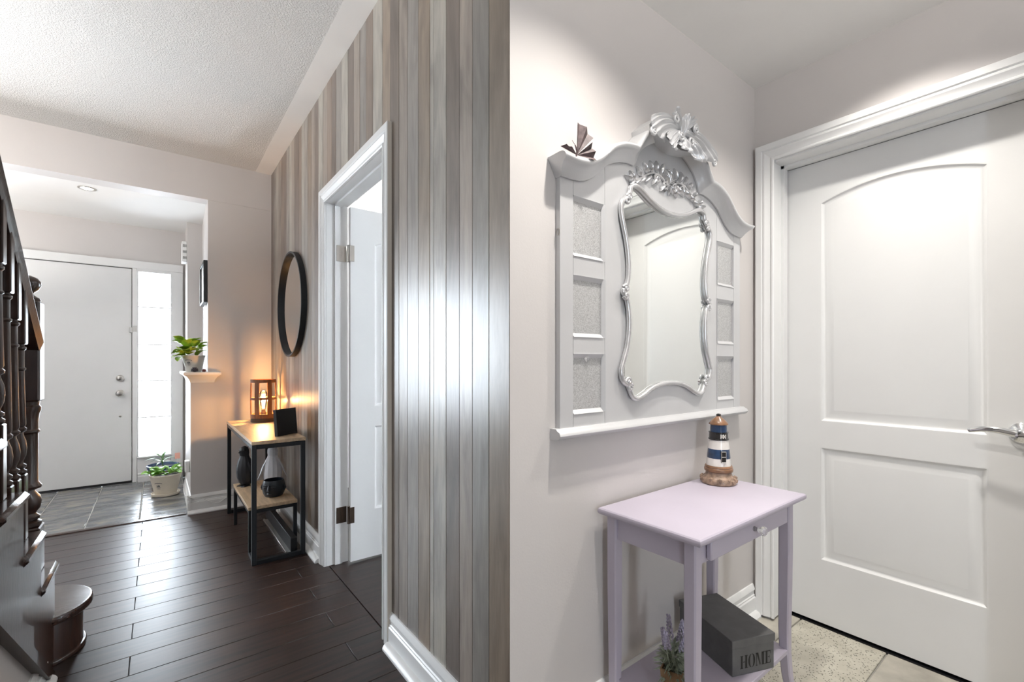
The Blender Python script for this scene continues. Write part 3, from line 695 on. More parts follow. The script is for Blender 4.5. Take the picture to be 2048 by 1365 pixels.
def baluster(y):
    k = 2
    while k < NT and y < nose(k+1)-0.03: k += 1
    zb = k*RISE; zt = railz(y)-0.055; q = 0.0205; L_ = zt-zb
    b0 = zb+0.21; t0 = zt-0.165
    mb = MB().box(RX-q, RX+q, y-q, y+q, zb, b0, 0.003)
    d = b0
    mb.lathe([(0.016, d-0.001), (0.021, d+0.006), (0.021, d+0.012), (0.014, d+0.018), (0.020, d+0.024), (0.020, d+0.030), (0.013, d+0.036), (0.0125, d+0.042), (0.019, d+0.060), (0.0215, d+0.085), (0.019, d+0.108), (0.013, d+0.128), (0.0125, d+0.134),
              (0.020, d+0.140), (0.021, d+0.147), (0.016, d+0.153), (0.019, d+0.160), (0.0155, t0-0.088), (0.0155, t0-0.084), (0.019, t0-0.081), (0.019, t0-0.076), (0.0155, t0-0.073), (0.0155, t0-0.020), (0.020, t0-0.014), (0.020, t0-0.008), (0.015, t0-0.005), (0.016, t0+0.001)], (RX, y, 0), 16)
    mb.box(RX-q, RX+q, y-q, y+q, t0, zt+0.012+0.8*q*0, 0.003)
    # extend to the sloping rail
    return part('baluster', mb, 'stair_wood', rl, 35)
for i in range(14): baluster(2.125-0.09*i if i < 3 else 2.125-0.09*i+0.002)

# ------------------------------------------------------------------ console table and nested low table
CX0, CX1, CY0, CY1, CZ = 0.418, 0.698, 2.905, 4.045, 0.695
def frame_table(root, x0, x1, y0_, y1_, zt, q, topmt, rails):
    part('table_top', MB().box(x0-0.002, x1+0.002, y0_-0.002, y1_+0.002, zt-0.020, zt, 0.002), topmt, root)
    for x in (x0, x1-q):
        for y in (y0_, y1_-q):
            part('leg', MB().box(x, x+q, y, y+q, 0.0, zt-0.021, 0.0015), 'black_metal', root)
    zr = zt-0.021
    for y in (y0_+0.001, y1_-q+0.001): part('rail', MB().box(x0+q, x1-q, y, y+q-0.002, zr-q, zr-0.0005, 0.001), 'black_metal', root)
    for x in (x0+0.001, x1-q+0.001): part('rail', MB().box(x, x+q-0.002, y0_+q, y1_-q, zr-q, zr-0.0005, 0.001), 'black_metal', root)
    for r_ in rails: part('foot_rail', MB().box(*r_, 0.001), 'black_metal', root)
Q = 0.024
ct = thing('console_table', ((CX0+CX1)/2, (CY0+CY1)/2, 0), 'tall console table with pale oak top and black metal frame', 'table')
frame_table(ct, CX0, CX1, CY0, CY1, CZ, Q, 'light_oak', [(CX0+Q, CX1-Q, CY0+0.001, CY0+Q-0.001, 0.0, Q), (CX0+Q, CX1-Q, CY1-Q+0.001, CY1-0.001, 0.0, Q)])
lt = thing('nested_table', (0.555, 3.4, 0), 'low oak-topped nesting table tucked under the console table', 'table')
frame_table(lt, 0.425, 0.690, 3.075, 3.735, 0.285, 0.020, 'light_oak', [(0.426, 0.444, 2.935, 3.074, 0.0, 0.02)])

# wooden cage lamp
LX, LY = 0.632, 3.862
lp = thing('table_lamp', (LX, LY, CZ), 'cylindrical wooden slat lamp with a glowing filament bulb', 'lamp')
def ring(z0, z1, ro, ri): return MB().lathe([(ri, z0), (ro, z0), (ro, z1), (ri, z1), (ri, z0)], (LX, LY, 0), 36, cap=False)
part('lamp_base', MB().lathe([(0.083, CZ), (0.085, CZ+0.003), (0.085, CZ+0.026), (0.083, CZ+0.028)], (LX, LY, 0), 36), 'lamp_dark', lp)
part('lamp_ring', ring(CZ+0.029, CZ+0.060, 0.086, 0.074), 'lamp_wood', lp)
part('lamp_ring', ring(CZ+0.165, CZ+0.182, 0.084, 0.078), 'lamp_wood', lp)
part('lamp_ring', ring(CZ+0.292, CZ+0.316, 0.086, 0.074), 'lamp_wood', lp)
for i in range(6):
    a = 0.885+i*PI/3; da = 0.20; rws = []
    for z in (CZ+0.028, CZ+0.17, CZ+0.315):
        bulge = 0.0015 if 0.1 < z-CZ < 0.3 else 0
        rws.append([(LX+(r_+bulge)*math.cos(a+t_), LY+(r_+bulge)*math.sin(a+t_), z) for r_, t_ in ((0.078, -da), (0.085, -da), (0.086, 0), (0.085, da), (0.078, da), (0.077, 0))])
    mb = MB().grid(rws, closeu=True); part('lamp_slat', mb, 'lamp_wood', lp)
sk = part('bulb_socket', MB().lathe([(0.018, CZ+0.028), (0.018, CZ+0.070), (0.014, CZ+0.075), (0.013, CZ+0.088)], (LX, LY, 0), 16), 'lamp_dark', lp)
part('bulb_glass', MB().lathe([(0.012, CZ+0.088), (0.015, CZ+0.105), (0.024, CZ+0.15), (0.028, CZ+0.185), (0.026, CZ+0.210), (0.018, CZ+0.228), (0.006, CZ+0.236)], (LX, LY, 0), 20), 'window_glass', sk)
fil = MB()
for i in range(5):
    a = i*2*PI/5; fil.tube([(LX+0.004*math.cos(a), LY+0.004*math.sin(a), CZ+0.10), (LX+0.008*math.cos(a), LY+0.008*math.sin(a), CZ+0.205)], 0.0042, 6)
part('bulb_filament', fil, 'filament', sk)
l = light('bulb_light', 'POINT', (LX, LY, CZ+0.16), 22, (1.0, 0.50, 0.17), 0.022); l.parent = lp; l.location = (0, 0, 0.16)
part('lamp_cord', MB().tube(spline([(LX+0.02, LY+0.084, CZ+0.008), (LX+0.01, LY+0.20, CZ+0.006), (0.60, CY1+0.012, CZ-0.05), (0.565, CY1+0.03, 0.5), (0.545, CY1+0.04, 0.40), (0.54, CY1+0.05, 0.2)], 5), 0.003, 6), 'lamp_dark', lp)

# black square frame standing on the console
fp = [Vector((0.562, 3.018, CZ)), Vector((0.693, 3.112, CZ))]
d_ = (fp[1]-fp[0]).normalized(); n_ = Vector((-d_.y, d_.x, 0)); ang = math.atan2(d_.y, d_.x)
pf = thing('picture_frame', ((fp[0]+fp[1])/2)[:], 'small black square frame standing on the console table', 'picture frame')
M = Matrix.Translation((fp[0]+fp[1])/2) @ Matrix.Rotation(ang, 4, 'Z') @ Matrix.Rotation(R(-5), 4, 'X')
wf = (fp[1]-fp[0]).length
mb = MB().box(-wf/2, -wf/2+0.010, -0.011, 0.011, 0.001, 0.160, 0.001).box(wf/2-0.010, wf/2, -0.011, 0.011, 0.001, 0.160, 0.001).box(-wf/2+0.010, wf/2-0.010, -0.011, 0.011, 0.001, 0.011, 0.001).box(-wf/2+0.010, wf/2-0.010, -0.011, 0.011, 0.150, 0.160, 0.001)
part('frame_border', mb.xf(M), 'black_plastic', pf)
part('frame_back', MB().box(-wf/2+0.010, wf/2-0.010, -0.0095, 0.004, 0.011, 0.150).xf(M), 'black_plastic', pf)

# penguins
def penguin(loc, face, h, mt, label):
    sc_ = h; rings = [(0.045, .115, .125, -.01), (0.10, .150, .160, -.01), (0.22, .185, .190, .0), (0.38, .195, .200, .01), (0.52, .175, .185, .015), (0.63, .140, .160, .02), (0.71, .108, .118, .022), (0.755, .100, .104, .025), (0.82, .112, .112, .032), (0.89, .112, .110, .036), (0.945, .086, .082, .034), (0.98, .044, .042, .03), (0.995, .010, .010, .026)]
    mb = MB(); rws = []; seg = 12
    for z, rx, ry, ox in rings:
        rws.append([((ox+rx*math.cos(2*PI*k/seg))*sc_, ry*math.sin(2*PI*k/seg)*sc_, z*sc_) for k in range(seg)])
    mb.grid(rws, closeu=True); mb.f += [tuple(range(seg-1, -1, -1)), tuple(len(mb.v)-seg+k for k in range(seg))]
    # beak
    mb.tube([(0.105*sc_, 0, 0.872*sc_), (0.150*sc_, 0, 0.862*sc_), (0.185*sc_, 0, 0.835*sc_)], [0.028*sc_, 0.019*sc_, 0.004*sc_], 6)
    for s_ in (-1, 1):     # flippers
        p = [(0.0, 0.140*s_, 0.63), (-0.015, 0.205*s_, 0.50), (-0.03, 0.250*s_, 0.36), (-0.06, 0.315*s_, 0.22)]
        mb.tube([tuple(c*sc_ for c in q) for q in p], [0.055*sc_, 0.070*sc_, 0.058*sc_, 0.012*sc_], 6, flat=0.30)
        # leg and foot
        mb.tube([(0.0, 0.07*s_*sc_, 0.10*sc_), (0.005*sc_, 0.075*s_*sc_, 0.03*sc_)], [0.065*sc_, 0.050*sc_], 6)
        mb.add([tuple(c*sc_ for c in q) for q in [(-0.05, 0.045*s_, 0), (0.15, 0.02*s_, 0), (0.17, 0.085*s_, 0), (0.13, 0.14*s_, 0), (-0.05, 0.105*s_, 0), (-0.04, 0.05*s_, 0.05), (0.13, 0.03*s_, 0.018), (0.15, 0.085*s_, 0.02), (0.115, 0.13*s_, 0.018), (-0.04, 0.10*s_, 0.05)]],
               [(0, 1, 2, 3, 4), (5, 6, 7, 8, 9), (0, 1, 6, 5), (1, 2, 7, 6), (2, 3, 8, 7), (3, 4, 9, 8), (4, 0, 5, 9)])
    # tail
    mb.tube([(-0.12*sc_, 0, 0.12*sc_), (-0.20*sc_, 0, 0.035*sc_)], [0.05*sc_, 0.012*sc_], 6, flat=0.5)
    M_ = Matrix.Translation(loc) @ Matrix.Rotation(face, 4, 'Z'); mb.xf(M_)
    return tag(part('penguin_figurine', mb, mt, None, 18, at=loc), label, 'figurine', 'penguin figurines on the nesting table')
penguin((0.485, 3.640, 0.285), R(205), 0.278, 'penguin_black', 'faceted black penguin figurine facing the entry')
penguin((0.628, 3.495, 0.285), R(80), 0.285, 'penguin_white', 'faceted white penguin figurine seen from its back')

# black face bowl
bx_, by_, bz_ = 0.592, 3.255, 0.285
bw = thing('face_bowl', (bx_, by_, bz_), 'small black bowl planter with a moulded face', 'bowl')
prof_o = [(0.040, 0.0), (0.052, 0.004), (0.062, 0.022), (0.067, 0.050), (0.066, 0.075), (0.060, 0.098), (0.058, 0.103), (0.054, 0.103), (0.056, 0.094), (0.060, 0.070), (0.058, 0.035), (0.040, 0.014)]
part('bowl_body', MB().lathe(prof_o, (bx_, by_, bz_), 32), 'bowl_black', bw, 40)
def onbowl(a, z, r_): return (bx_+r_*math.cos(a), by_+r_*math.sin(a), bz_+z)
fa = R(235)
part('nose', MB().tube([onbowl(fa, 0.078, 0.066), onbowl(fa, 0.060, 0.073), onbowl(fa, 0.047, 0.077), onbowl(fa, 0.042, 0.070)], [0.004, 0.006, 0.009, 0.006], 8), 'bowl_black', bw, 50)
part('mouth', MB().tube([onbowl(fa-0.22, 0.026, 0.064), onbowl(fa, 0.028, 0.069), onbowl(fa+0.22, 0.026, 0.064)], [0.002, 0.005, 0.002], 8), 'bowl_black', bw, 50)
for s_ in (-1, 1):
    part('eyebrow', MB().tube([onbowl(fa+s_*0.18, 0.078, 0.067), onbowl(fa+s_*0.42, 0.080, 0.068), onbowl(fa+s_*0.65, 0.072, 0.067)], [0.003, 0.004, 0.002], 8), 'bowl_black', bw, 50)
    part('eyelid', MB().tube([onbowl(fa+s_*0.24, 0.064, 0.066), onbowl(fa+s_*0.42, 0.063, 0.069), onbowl(fa+s_*0.58, 0.064, 0.066)], [0.002, 0.005, 0.002], 8), 'bowl_black', bw, 50)
    part('ear', MB().tube([onbowl(fa+s_*1.45, 0.072, 0.068), onbowl(fa+s_*1.52, 0.055, 0.074), onbowl(fa+s_*1.45, 0.038, 0.068)], [0.005, 0.007, 0.004], 8), 'bowl_black', bw, 50)

# long black bar with silver strip below the tables
br = thing('floor_bar', (0.65, 3.35, 0), 'long black bar with a silver edge strip lying under the tables', 'bar')
part('bar_body', MB().box(0.632, 0.668, 2.975, 3.78, 0.0, 0.086, 0.003), 'black_plastic', br)
part('bar_strip', MB().box(0.604, 0.614, 2.975, 3.70, 0.0, 0.012, 0.001).box(0.614, 0.632, 2.975, 3.70, 0.0, 0.006), 'nickel', br)

# ------------------------------------------------------------------ round mirror on the boards
rc = onX(583, 612, XA-0.03)
mc = Vector((XA, 3.41, 1.535)); RM = 0.358
rm = thing('round_mirror', mc[:], 'round mirror with a thin black frame on the boards', 'mirror')
mb = MB().lathe([(RM-0.012, 0.0), (RM, 0.0), (RM, 0.034), (RM-0.012, 0.034), (RM-0.012, 0.0)], (0,0,0), 72, cap=False)
mb.xf(Matrix.Translation((XA-0.002, mc.y, mc.z)) @ Matrix.Rotation(-PI/2, 4, 'Y'))
part('mirror_rim', mb, 'black_metal', rm, 40)
mb = MB().lathe([(RM-0.011, 0.0), (RM-0.011, 0.006)], (0,0,0), 72).xf(Matrix.Translation((XA-0.006, mc.y, mc.z)) @ Matrix.Rotation(-PI/2, 4, 'Y'))
part('mirror_pane', mb, 'mirror_glass', rm, 40)

# ------------------------------------------------------------------ picture and chime in the entry
pc = thing('wall_picture', (0.30, 4.43, 1.605), 'black framed picture hung above the moulded ledge', 'picture')
mb = MB()
for (ya, yb, za, zb) in ((4.24, 4.258, 1.605, 1.93), (4.602, 4.62, 1.605, 1.93), (4.258, 4.602, 1.605, 1.623), (4.258, 4.602, 1.912, 1.93)): mb.box(0.283, 0.309, ya, yb, za, zb, 0.001)
part('picture_border', mb, 'black_plastic', pc)
part('picture_mat', MB().box(0.294, 0.3085, 4.258, 4.602, 1.623, 1.912), 'plastic_white', pc)
ch = thing('door_chime', (0.204, 5.30, 2.07), 'white door chime box with vent grilles in the entry', 'door chime')
part('chime_cover', MB().box(0.182, 0.2215, 5.225, 5.37, 2.075, 2.265, 0.004), 'plastic_white', ch)
for z in (2.115, 2.170, 2.225):
    v_ = MB()
    for i in range(3):
        for j in range(3): v_.box(0.190+0.010*i, 0.197+0.010*i, 5.2235, 5.2255, z-0.013+0.009*j, z-0.007+0.009*j)
    part('chime_grille', v_, 'vent_dark', ch)

# ------------------------------------------------------------------ plants
def leaf_mesh(name, mt, ln, wd, cup=0.25, droop=0.3, rnd=True, n=7):
    rws = []
    for i in range(n+1):
        t_ = i/n
        w_ = wd*(math.sin(PI*min(1, max(0.0, t_*0.97+0.02)))**(0.55 if rnd else 0.9))*(1 if rnd else (1.15-0.55*t_))
        z = ln*(0.15*math.sin(t_*PI*0.6)-droop*t_*t_)
        rws.append([(ln*t_, w_*s_*0.5, z+cup*w_*abs(s_)**2*0.5) for s_ in (-1, -0.5, 0, 0.5, 1)])
    mb = MB().grid(rws)
    return mesh_of(mb, name, mt, 60, recalc=False)
def potted(root, c, prof, mt, soil_r, soil_z, inner=True):
    part('pot', MB().lathe(prof, c, 32), mt, root, 35)
    part('soil', MB().lathe([(soil_r, soil_z-0.004), (soil_r*0.5, soil_z+0.002), (0.002, soil_z+0.003)], c, 20), 'soil', root)
def emblem(root, c, a0, rf, zc, s_):
    """small dark printed crest wrapped on the pot"""
    mb = MB()
    def W_(u, v, e=0.0012):
        z = zc+v*s_; r_ = rf(z)+e; a = a0+u*s_/r_
        return (c[0]+r_*math.cos(a), c[1]+r_*math.sin(a), c[2]+z)
    def strip(pts, wv): mb.grid([[W_(u, v-wv) for u, v in pts], [W_(u, v+wv) for u, v in pts]])
    strip([(math.sin(t_)*1.0, 0.55+0.35*math.cos(t_)) for t_ in [-1.1+0.22*i for i in range(11)]], 0.07)
    for dx, h_ in ((0, 0.38), (-0.22, 0.25), (0.22, 0.25)):
        mb.grid([[W_(dx-0.09, 0.0), W_(dx+0.09, 0.0)], [W_(dx*1.3-0.11, h_*0.7), W_(dx*1.3+0.11, h_*0.7)], [W_(dx*1.5-0.02, h_+0.12), W_(dx*1.5+0.02, h_+0.12)]])
    strip([(-0.3, -0.06), (0.3, -0.06)], 0.04)
    strip([(-0.55, -0.28), (0.0, -0.33), (0.55, -0.28)], 0.045)
    strip([(-0.35, -0.58), (0.35, -0.58)], 0.04)
    part('printed_crest', mb, 'print_ink', root, 60, recalc=False)
# plant on the ledge
LPc = (0.226, 4.335, 1.066)
pl = thing('potted_plant', LPc, 'lime green leafy plant in a grey pot on the ledge', 'potted plant')
potted(pl, LPc, [(0.046, 0.0), (0.049, 0.002), (0.074, 0.118), (0.077, 0.121), (0.077, 0.128), (0.070, 0.128), (0.068, 0.110)], 'pot_grey', 0.069, 0.116)
emblem(pl, LPc, R(238), lambda z: 0.0485+(z-0.002)/0.116*0.0255, 0.068, 0.026)
lm = leaf_mesh('leaf', 'leaf_lime', 0.078, 0.066, 0.35, 0.35)
rnd = random.Random(3)
for i in range(30):
    a = rnd.uniform(0, 2*PI); el = rnd.uniform(0.2, 1.15) ; sc_ = rnd.uniform(0.85, 1.25)
    if -0.9 < a < 0.9 or a > 2*PI-0.9: el = max(el, 0.9)
    rr = 0.010+0.045*rnd.random(); zz = 0.125+0.045*rnd.random()+0.05*(el > 0.7)
    base = (LPc[0]-0.028+rr*math.cos(a), LPc[1]+rr*math.sin(a), LPc[2]+zz)
    o = inst('leaf', lm, base, pl, (rnd.uniform(-.4, .4), -el*0.8, a)); o.scale = (sc_,)*3
for a, el, dx, zz in ((PI, 0.35, -0.05, 0.125), (PI+.5, 0.1, -0.055, 0.118), (PI-.6, 0.3, -0.05, 0.14), (PI+.9, -0.1, -0.05, 0.11), (PI+.2, 0.9, -0.03, 0.16), (0.2, 0.8, 0.02, 0.155), (-.8, 0.7, 0.02, 0.12)):
    o = inst('leaf', lm, (LPc[0]+dx, LPc[1], LPc[2]+zz), pl, (0.2, -el, a)); o.scale = (1.2,)*3
# little cones in front of it
def cone(c, r_, mt, label):
    mb = MB(); rr = random.Random(5)
    mb.lathe([(r_*0.3, 0.0), (r_*0.75, r_*0.35), (r_*0.8, r_*0.9), (r_*0.5, r_*1.5), (r_*0.05, r_*1.75)], c, 12)
    for j in range(4):
        for i in range(8):
            a = i*PI/4+j*0.4; z = r_*(0.3+0.38*j); q = r_*(0.80, 0.88, 0.72, 0.45)[j]
            p0 = Vector((c[0]+q*math.cos(a), c[1]+q*math.sin(a), c[2]+z))
            mb.tube([p0, p0+Vector((math.cos(a)*r_*0.3, math.sin(a)*r_*0.3, r_*0.18))], [r_*0.22, r_*0.07], 5)
    return tag(part('pine_cone', mb, mt, None, 30, at=c), label, 'pine cone', 'small cones on the ledge')
cone((0.224, 4.192, 1.066), 0.021, 'cone_dark', 'dark bluish dried cone in front of the grey pot')
cone((0.284, 4.190, 1.066), 0.013, 'cone_red', 'tiny reddish dried cone on the ledge')
# cream pot on the floor
FPc = (0.060, 4.945, 0.0)
p2 = thing('potted_plant', FPc, 'bushy fresh green plant in a cream pot on the slate', 'potted plant')
part('saucer', MB().lathe([(0.085, 0.0), (0.098, 0.004), (0.103, 0.024), (0.098, 0.026), (0.090, 0.012), (0.04, 0.010)], FPc, 36), 'pot_cream', p2)
PPc = (FPc[0], FPc[1], 0.011)
potted(p2, PPc, [(0.074, 0.0), (0.077, 0.002), (0.112, 0.158), (0.116, 0.162), (0.116, 0.172), (0.108, 0.172), (0.104, 0.150)], 'pot_cream', 0.105, 0.158)
emblem(p2, PPc, R(238), lambda z: 0.0765+(z-0.002)/0.156*0.0355, 0.080, 0.034)
lm2 = leaf_mesh('leaf', 'leaf_fresh', 0.062, 0.05, 0.35, 0.35)
for i in range(36):
    a = rnd.uniform(0, 2*PI); rr = 0.03+0.075*rnd.random(); el = rnd.uniform(-0.1, 0.9)
    o = inst('leaf', lm2, (PPc[0]+rr*math.cos(a), PPc[1]+rr*math.sin(a), PPc[2]+0.165+0.055*rnd.random()*(1.4-rr/0.1)), p2, (rnd.uniform(-.5, .5), -el, a+rnd.uniform(-.6, .6)))
    q = rnd.uniform(0.75, 1.15); o.scale = (q, q, q)
# blue rimmed pot by the sidelight
BPx = onY(326, 928, 5.40); BPc = (BPx[0], 5.40, 0.0)
p3 = thing('potted_plant', BPc, 'sparse leafy plant in a blue rimmed terracotta pot below the sidelight', 'potted plant')
part('pot', MB().lathe([(0.075, 0.0), (0.078, 0.002), (0.098, 0.130), (0.098, 0.134)], BPc, 32), 'terracotta', p3)
part('pot_rim', MB().lathe([(0.099, 0.133), (0.114, 0.140), (0.122, 0.165), (0.124, 0.180), (0.116, 0.182), (0.106, 0.160), (0.10, 0.140)], BPc, 36, cap=False), 'pot_blue', p3)
part('soil', MB().lathe([(0.106, 0.158), (0.05, 0.163), (0.002, 0.164)], BPc, 20), 'soil', p3)
lm3 = leaf_mesh('leaf', 'leaf_dark', 0.15, 0.042, 0.3, 0.45, rnd=False, n=9)
for a, el, z, sc_ in ((PI*0.98, 0.75, 0.27, 0.95), (PI*1.1, 0.45, 0.25, 0.8), (PI*0.8, 0.2, 0.24, 0.7), (0.1, 0.55, 0.235, 0.75), (-0.4, 0.35, 0.22, 0.7), (0.6, 0.9, 0.27, 0.7), (-1.4, 0.5, 0.23, 0.6), (PI*1.35, 0.3, 0.22, 0.6)):
    o = inst('leaf', lm3, (BPc[0]-0.01, BPc[1], z-0.03), p3, (0, -el, a)); o.scale = (sc_,)*3
part('stem', MB().tube([(BPc[0], BPc[1], 0.16), (BPc[0]-0.008, BPc[1]+0.004, 0.26)], 0.004, 6).tube([(BPc[0], BPc[1], 0.2), (BPc[0]+0.012, BPc[1], 0.31)], 0.003, 6), 'leaf_dark', p3)

# plug adapter, cord and pink tag at the half wall
ad = thing('plug_adapter', (0.19, 4.33, 0.30), 'white plug adapter on the side of the half wall', 'adapter')
part('adapter_body', MB().box(0.168, 0.199, 4.27, 4.34, 0.30, 0.385, 0.004), 'plastic_white', ad)
part('adapter_prongs', MB().box(0.1985, 0.2005, 4.285, 4.325, 0.32, 0.365), 'nickel', ad)
cpts = spline([(0.183, 4.30, 0.300), (0.165, 4.27, 0.22), (0.160, 4.24, 0.17), (0.170, 4.165, 0.145), (0.215, 4.172, 0.118), (0.265, 4.174, 0.112), (0.32, 4.176, 0.075), (0.37, 4.178, 0.055), (0.41, 4.180, 0.075), (0.46, 4.183, 0.10), (0.52, 4.184, 0.09)], 6)
tag(part('power_cord', MB().tube(cpts, 0.0028, 6), 'plastic_white', None, 60, at=(0.3, 4.18, 0.05)), 'thin white cord draped along the end wall baseboard', 'cord')
tx = onY(355, 912, 5.0)
tg = thing('pink_tag', (tx[0], 5.0, tx[2]-0.03), 'small pink plant tag on a wire beside the half wall', 'tag')
part('tag_card', MB().box(tx[0]-0.019, tx[0]+0.019, 4.998, 5.0, tx[2]-0.026, tx[2]+0.026, 0.0005), 'tag_pink', tg)
part('tag_stake', MB().tube([(tx[0], 5.001, tx[2]), (tx[0]-0.005, 4.99, 0.16)], 0.0018, 6), 'plastic_white', tg)

# ------------------------------------------------------------------ ornate wall mirror
XC = 1.443; YW = YB-0.001; YFc = 0.951
om = thing('ornate_mirror', (XC, YW, 0.93), 'large ornate silver wall mirror with scalloped crown', 'mirror')
INN = [(-.532, 1.672), (-.475, 1.674), (-.433, 1.683), (-.392, 1.706), (-.352, 1.741), (-.325, 1.760), (-.279, 1.779), (-.231, 1.788), (-.203, 1.787), (-.190, 1.805), (-.178, 1.828), (-.150, 1.860), (-.096, 1.893), (-.04, 1.912), (0, 1.916)]
OUT = [(-.563, 1.722), (-.517, 1.719), (-.467, 1.724), (-.422, 1.742), (-.382, 1.771), (-.347, 1.802), (-.302, 1.823), (-.262, 1.832), (-.232, 1.834), (-.212, 1.858), (-.190, 1.885), (-.155, 1.913), (-.096, 1.941), (-.04, 1.955), (0, 1.958)]
def sm_half(pts, brk):
    a = spline([(x, 0, z) for x, z in pts[:brk+1]], 5); b_ = spline([(x, 0, z) for x, z in pts[brk:]], 5)
    h_ = a[:-1]+b_
    return [(p.x, p.z) for p in h_]+[(-p.x, p.z) for p in h_[-2::-1]]
IN2 = sm_half(INN, 8); OU2 = sm_half(OUT, 8)
def topz(x):     # height of the crown's lower edge
    x -= XC
    for (a, za), (b_, zb) in zip(IN2, IN2[1:]):
        if a <= x <= b_ and b_ > a: return za+(zb-za)*(x-a)/(b_-a)
    return 1.672
ZB = 0.945
xl, xs, xp = XC-0.531, XC-0.477, XC-0.338      # body edge, stile edge, centre panel edge
def board(name, x0, x1, z0, z1=None, ya=YFc, yb=0.9605, mt='silver_paint'):
    if z1 is None:
        n = max(2, int((x1-x0)/0.012)); poly = [(x0, z0), (x1, z0)]+[(x1+(x0-x1)*i/n, topz(x1+(x0-x1)*i/n)+0.012) for i in range(n+1)]
    else: poly = [(x0, z0), (x1, z0), (x1, z1), (x0, z1)]
    return part(name, MB().prism(poly, 'y', ya, yb), mt, om, 30)
g = 0.0012
board('back_board', xl+0.001, 2*XC-xl-0.001, ZB, None, 0.9605, YW)
OPEN = [(1.453, 1.630), (1.215, 1.397), (0.987, 1.165)]
for s_ in (1, -1):
    def mx(x): return x if s_ == 1 else 2*XC-x
    def brd(nm, x0, x1, z0, z1=None):
        a, b_ = sorted((mx(x0), mx(x1))); return board(nm, a, b_, z0, z1)
    brd('side_stile', xl, xs-g, ZB)
    brd('side_rail', xs, xp-g, ZB, OPEN[2][0]); brd('side_rail', xs, xp-g, OPEN[2][1], OPEN[1][0]); brd('side_rail', xs, xp-g, OPEN[1][1], OPEN[0][0]); brd('side_rail', xs, xp-g, OPEN[0][1])
    for za, zb in OPEN:
        a, b_ = sorted((mx(xs), mx(xp-g)))
        part('glitter_inset', MB().box(a, b_, 0.9590, 0.9604, za, zb), 'glitter', om)
        # bead around the inset
        mb = MB(); q = 0.009
        i0, i1 = sorted((mx(xp-g), mx(xp-g-q)))
        mb.prism([(i0, 0.9592), (i1, 0.9592), (i1, 0.947 if s_ == 1 else 0.957), (i0, 0.957 if s_ == 1 else 0.947)], 'z', za, zb)
        a2, b2 = sorted((mx(xs), mx(xp-g-q)))
        mb.add([(a2, 0.9592, zb), (b2, 0.9592, zb), (b2, 0.948, zb), (a2, 0.948, zb), (a2, 0.9592, zb-0.012), (b2, 0.9592, zb-0.012)], [(0, 1, 2, 3), (3, 2, 5, 4), (0, 3, 4), (1, 5, 2), (0, 4, 5, 1)])
        mb.add([(a2, 0.9592, za), (b2, 0.9592, za), (b2, 0.948, za), (a2, 0.948, za), (a2, 0.9592, za+0.012), (b2, 0.9592, za+0.012)], [(0, 1, 2, 3), (3, 2, 5, 4), (0, 3, 4), (1, 5, 2), (0, 4, 5, 1)])
        part('inset_bead', mb, 'silver_paint', om, 30)
board('centre_panel', xp, 2*XC-xp, ZB)
part('jewel_knob', MB().lathe([(0.007, 0.0), (0.010, 0.003), (0.007, 0.008), (0.002, 0.010)], (0,0,0), 10).xf(Matrix.Translation((XC-0.415, 0.9585, 1.152)) @ Matrix.Rotation(PI/2, 4, 'X')), 'crystal', om)
# crown moulding: cove lofted between lower edge on the face and the projecting upper edge
rws = []
PR = [(0.0, 0.950), (0.0, 0.944), (0.06, 0.942), (0.12, 0.939), (0.30, 0.934), (0.48, 0.926), (0.60, 0.917), (0.64, 0.913), (0.655, 0.908), (0.70, 0.904), (0.82, 0.900), (0.93, 0.901), (1.0, 0.906), (1.03, 0.915)]
for f, y in PR: rws.append([(XC+a[0]+(b_[0]-a[0])*f, y, a[1]+(b_[1]-a[1])*f) for a, b_ in zip(IN2, OU2)])
rws.append([(XC+b_[0], YW, b_[1]+0.002) for a, b_ in zip(IN2, OU2)])
mb = MB().grid(rws)
for side in (0, -1):
    idx = [i*len(rws[0])+(0 if side == 0 else len(rws[0])-1) for i in range(len(rws))]
    mb.v.append((rws[0][side][0], YW, rws[0][side][2])); mb.f.append(tuple(idx+[len(mb.v)-1]))
part('crown_moulding', mb, 'silver_paint', om, 50)
# bottom ledge
part('bottom_ledge', MB().prism([(YW, 0.918), (0.944, 0.918), (0.932, 0.922), (0.926, 0.931), (0.930, 0.941), (0.940, 0.945), (0.944, 0.950), (YW, 0.950)], 'x', xl-0.022, 2*XC-xl+0.022), 'silver_paint', om, 50)
# shaped glass and its scrolled frame
H_ = [(0.0, 1.668), (-.055, 1.673), (-.115, 1.690), (-.165, 1.712), (-.198, 1.721), (-.222, 1.712), (-.229, 1.690), (-.248, 1.672), (-.268, 1.652), (-.272, 1.625), (-.262, 1.585), (-.245, 1.530), (-.235, 1.470), (-.236, 1.420), (-.246, 1.385), (-.262, 1.368), (-.244, 1.345), (-.233, 1.300), (-.232, 1.250), (-.242, 1.190), (-.262, 1.140), (-.272, 1.110), (-.262, 1.080), (-.238, 1.066), (-.228, 1.050), (-.212, 1.026), (-.186, 1.020), (-.150, 1.032), (-.105, 1.052), (-.05, 1.064), (0.0, 1.067)]
hh = spline([(x, 0, z) for x, z in H_], 4)
loop = [(XC+p.x, p.z) for p in hh]+[(XC-p.x, p.z) for p in hh[-2:0:-1]]
n_ = len(loop)
mb = MB().add([(x, 0.9475, z) for x, z in loop]+[(x, 0.9508, z) for x, z in loop], [tuple(range(n_)), tuple(range(2*n_-1, n_-1, -1))]+[(i, i+n_, (i+1) % n_+n_, (i+1) % n_) for i in range(n_)])
gp = part('mirror_pane', mb, 'mirror_glass', om, 0)
